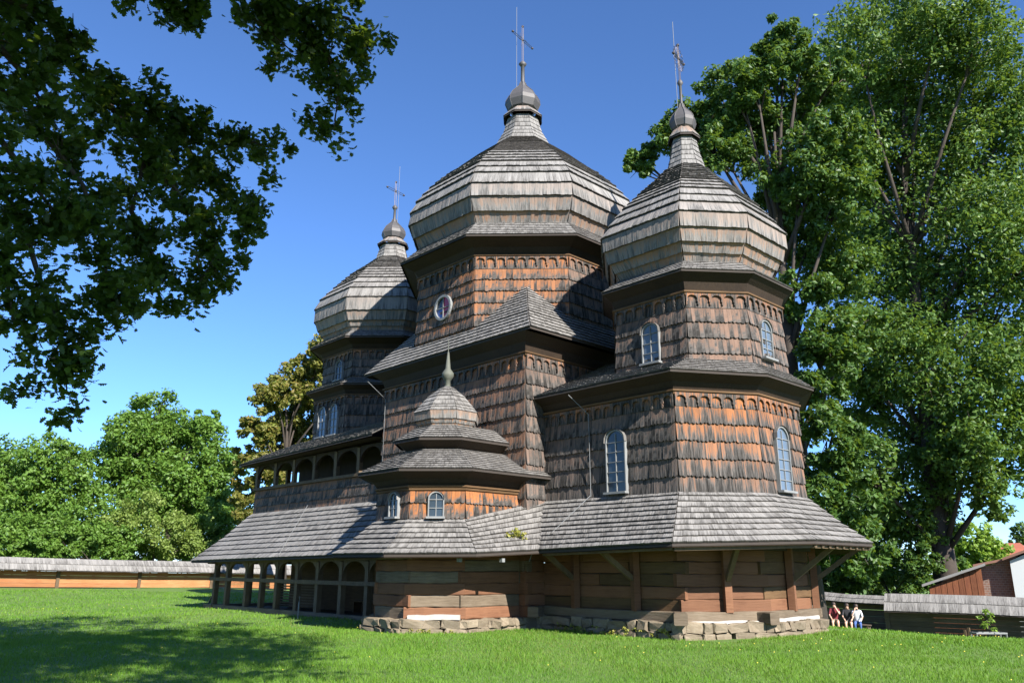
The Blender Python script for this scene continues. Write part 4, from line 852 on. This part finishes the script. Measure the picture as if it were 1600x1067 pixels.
# people on a bench in the shade
M['skin'] = flat_mat('skin', (.55, .33, .24), .5, .05); M['hair'] = flat_mat('dark_hair', (.035, .022, .015), .6, .2)
def person(label, u, dist, shirt, trousers, legskin, lean=0., arm=None, hairlong=False):
    x, y = gat(u, dist); z = hz(x, y); o = empty('person', (x, y, z)); tag(o, label, 'person', None); face = math.atan2(CY-y, CX-x)-math.pi/2; o.rotation_euler = (0, 0, face)
    # +Y is forward (towards the lawn); seat height .45
    J = {'pel': (0, 0, .54), 'spi': (0, .03+lean*.15, .80), 'che': (0, .05+lean*.3, 1.02), 'nec': (0, .07+lean*.36, 1.16), 'hd': (0, .10+lean*.40, 1.24), 'top': (0, .11+lean*.42, 1.40)}
    E = [('pel','spi'),('spi','che'),('che','nec'),('nec','hd'),('hd','top')]; R = {'pel': .155, 'spi': .135, 'che': .15, 'nec': .055, 'hd': .085, 'top': .075}
    for s_, sg in (('l', -1), ('r', 1)):
        J[s_+'hip'] = (sg*.10, .06, .52); J[s_+'kne'] = (sg*.13, .46, .50); J[s_+'ank'] = (sg*.13, .44, .09); J[s_+'toe'] = (sg*.15, .62, .05)
        J[s_+'sho'] = (sg*.19, .05+lean*.32, 1.08); e_, h_ = ((sg*.26, .14+lean*.3, .82), (sg*.16, .36, .62)) if arm != s_ else ((sg*.24, .30+lean*.2, .86), (sg*.07, .22+lean*.4, 1.17))
        J[s_+'elb'] = e_; J[s_+'wri'] = h_; J[s_+'han'] = tuple(np.array(h_)+np.array((-sg*.01, .07, -.02)) if arm != s_ else np.array(h_)+np.array((0, -.02, .07)))
        E += [('pel', s_+'hip'), (s_+'hip', s_+'kne'), (s_+'kne', s_+'ank'), (s_+'ank', s_+'toe'), ('che', s_+'sho'), (s_+'sho', s_+'elb'), (s_+'elb', s_+'wri'), (s_+'wri', s_+'han')]
        for nme, r in (('hip', .10), ('kne', .068), ('ank', .045), ('toe', .04), ('sho', .07), ('elb', .047), ('wri', .034), ('han', .036)): R[s_+nme] = r
    nm = list(J); me = bpy.data.meshes.new('body'); me.from_pydata([J[a] for a in nm], [(nm.index(a), nm.index(b)) for a, b in E], []); ob_ = bpy.data.objects.new('tmp', me); COL.objects.link(ob_)
    md = ob_.modifiers.new('s', 'SKIN'); sv = me.skin_vertices[0].data
    for i, a in enumerate(nm): sv[i].radius = (R[a], R[a])
    sv[0].use_root = True; s2 = ob_.modifiers.new('d', 'SUBSURF'); s2.levels = 2; s2.render_levels = 2
    dg = bpy.context.evaluated_depsgraph_get(); dg.update(); bm_ = bpy.data.meshes.new_from_object(ob_.evaluated_get(dg)); bpy.data.objects.remove(ob_)
    b = new_obj('body', bm_, o); bm_.materials.clear()
    for mt in (M['skin'], shirt, trousers, M['hair']): bm_.materials.append(mt)
    for p_ in bm_.polygons:
        c = p_.center; p_.use_smooth = True; k = 0
        if c.z > 1.16+lean*.0: k = 3 if (c.z > 1.36 or (c.y < .08+lean*.4 and c.z > 1.22)) else 0
        elif c.z > .60 and abs(c.x) < .215 and c.y < .24+lean*.4: k = 1
        elif c.z > .84 and c.y < .2+lean*.3: k = 1
        elif c.z < .12: k = 3
        elif c.z < .62 and (c.y < .40 or not legskin) and abs(c.x) < .215: k = 2
        p_.material_index = k
    hv = MB().lathe((0, .085+lean*.41, 1.0), [(.088, .27), (.10, .32), (.098, .38), (.07, .435), (.001, .455)], 10); hv.build('hair', M['hair'], o, True)
    return o
bd = 47.2
bx0, bx1 = gat(1286, bd+.3), gat(1352, bd+.3); bn = empty('bench', (bx0[0], bx0[1], hz(*bx0))); tag(bn, 'plain wooden bench under the three seated people', 'bench'); dzb = hz(*bx1)-hz(*bx0)
MB().beam((0, 0, .42), (bx1[0]-bx0[0], bx1[1]-bx0[1], .42+dzb), .34, .05).build('seat', M['fencedark'], bn)
for t in (.08, .92): MB().box(((bx1[0]-bx0[0])*t, (bx1[1]-bx0[1])*t, .2+dzb*t), (.1, .3, .4)).build('leg', M['fencedark'], bn)
cm = lambda n_, c: flat_mat(n_, c, .85, .1, 8)
person('seated person in dark red shirt holding a hand to the face', 1297, bd, cm('dark_red_cloth', (.16, .02, .03)), cm('khaki_cloth', (.22, .17, .12)), True, .1, 'l')
person('seated person in black shirt between the other two', 1317, bd, cm('black_cloth', (.02, .02, .025)), cm('grey_cloth', (.14, .13, .12)), True, .25)
person('seated person in white shirt and blue jeans leaning forward', 1331, bd, cm('white_cloth', (.62, .64, .68)), cm('blue_denim', (.05, .10, .28)), False, .45, 'r')
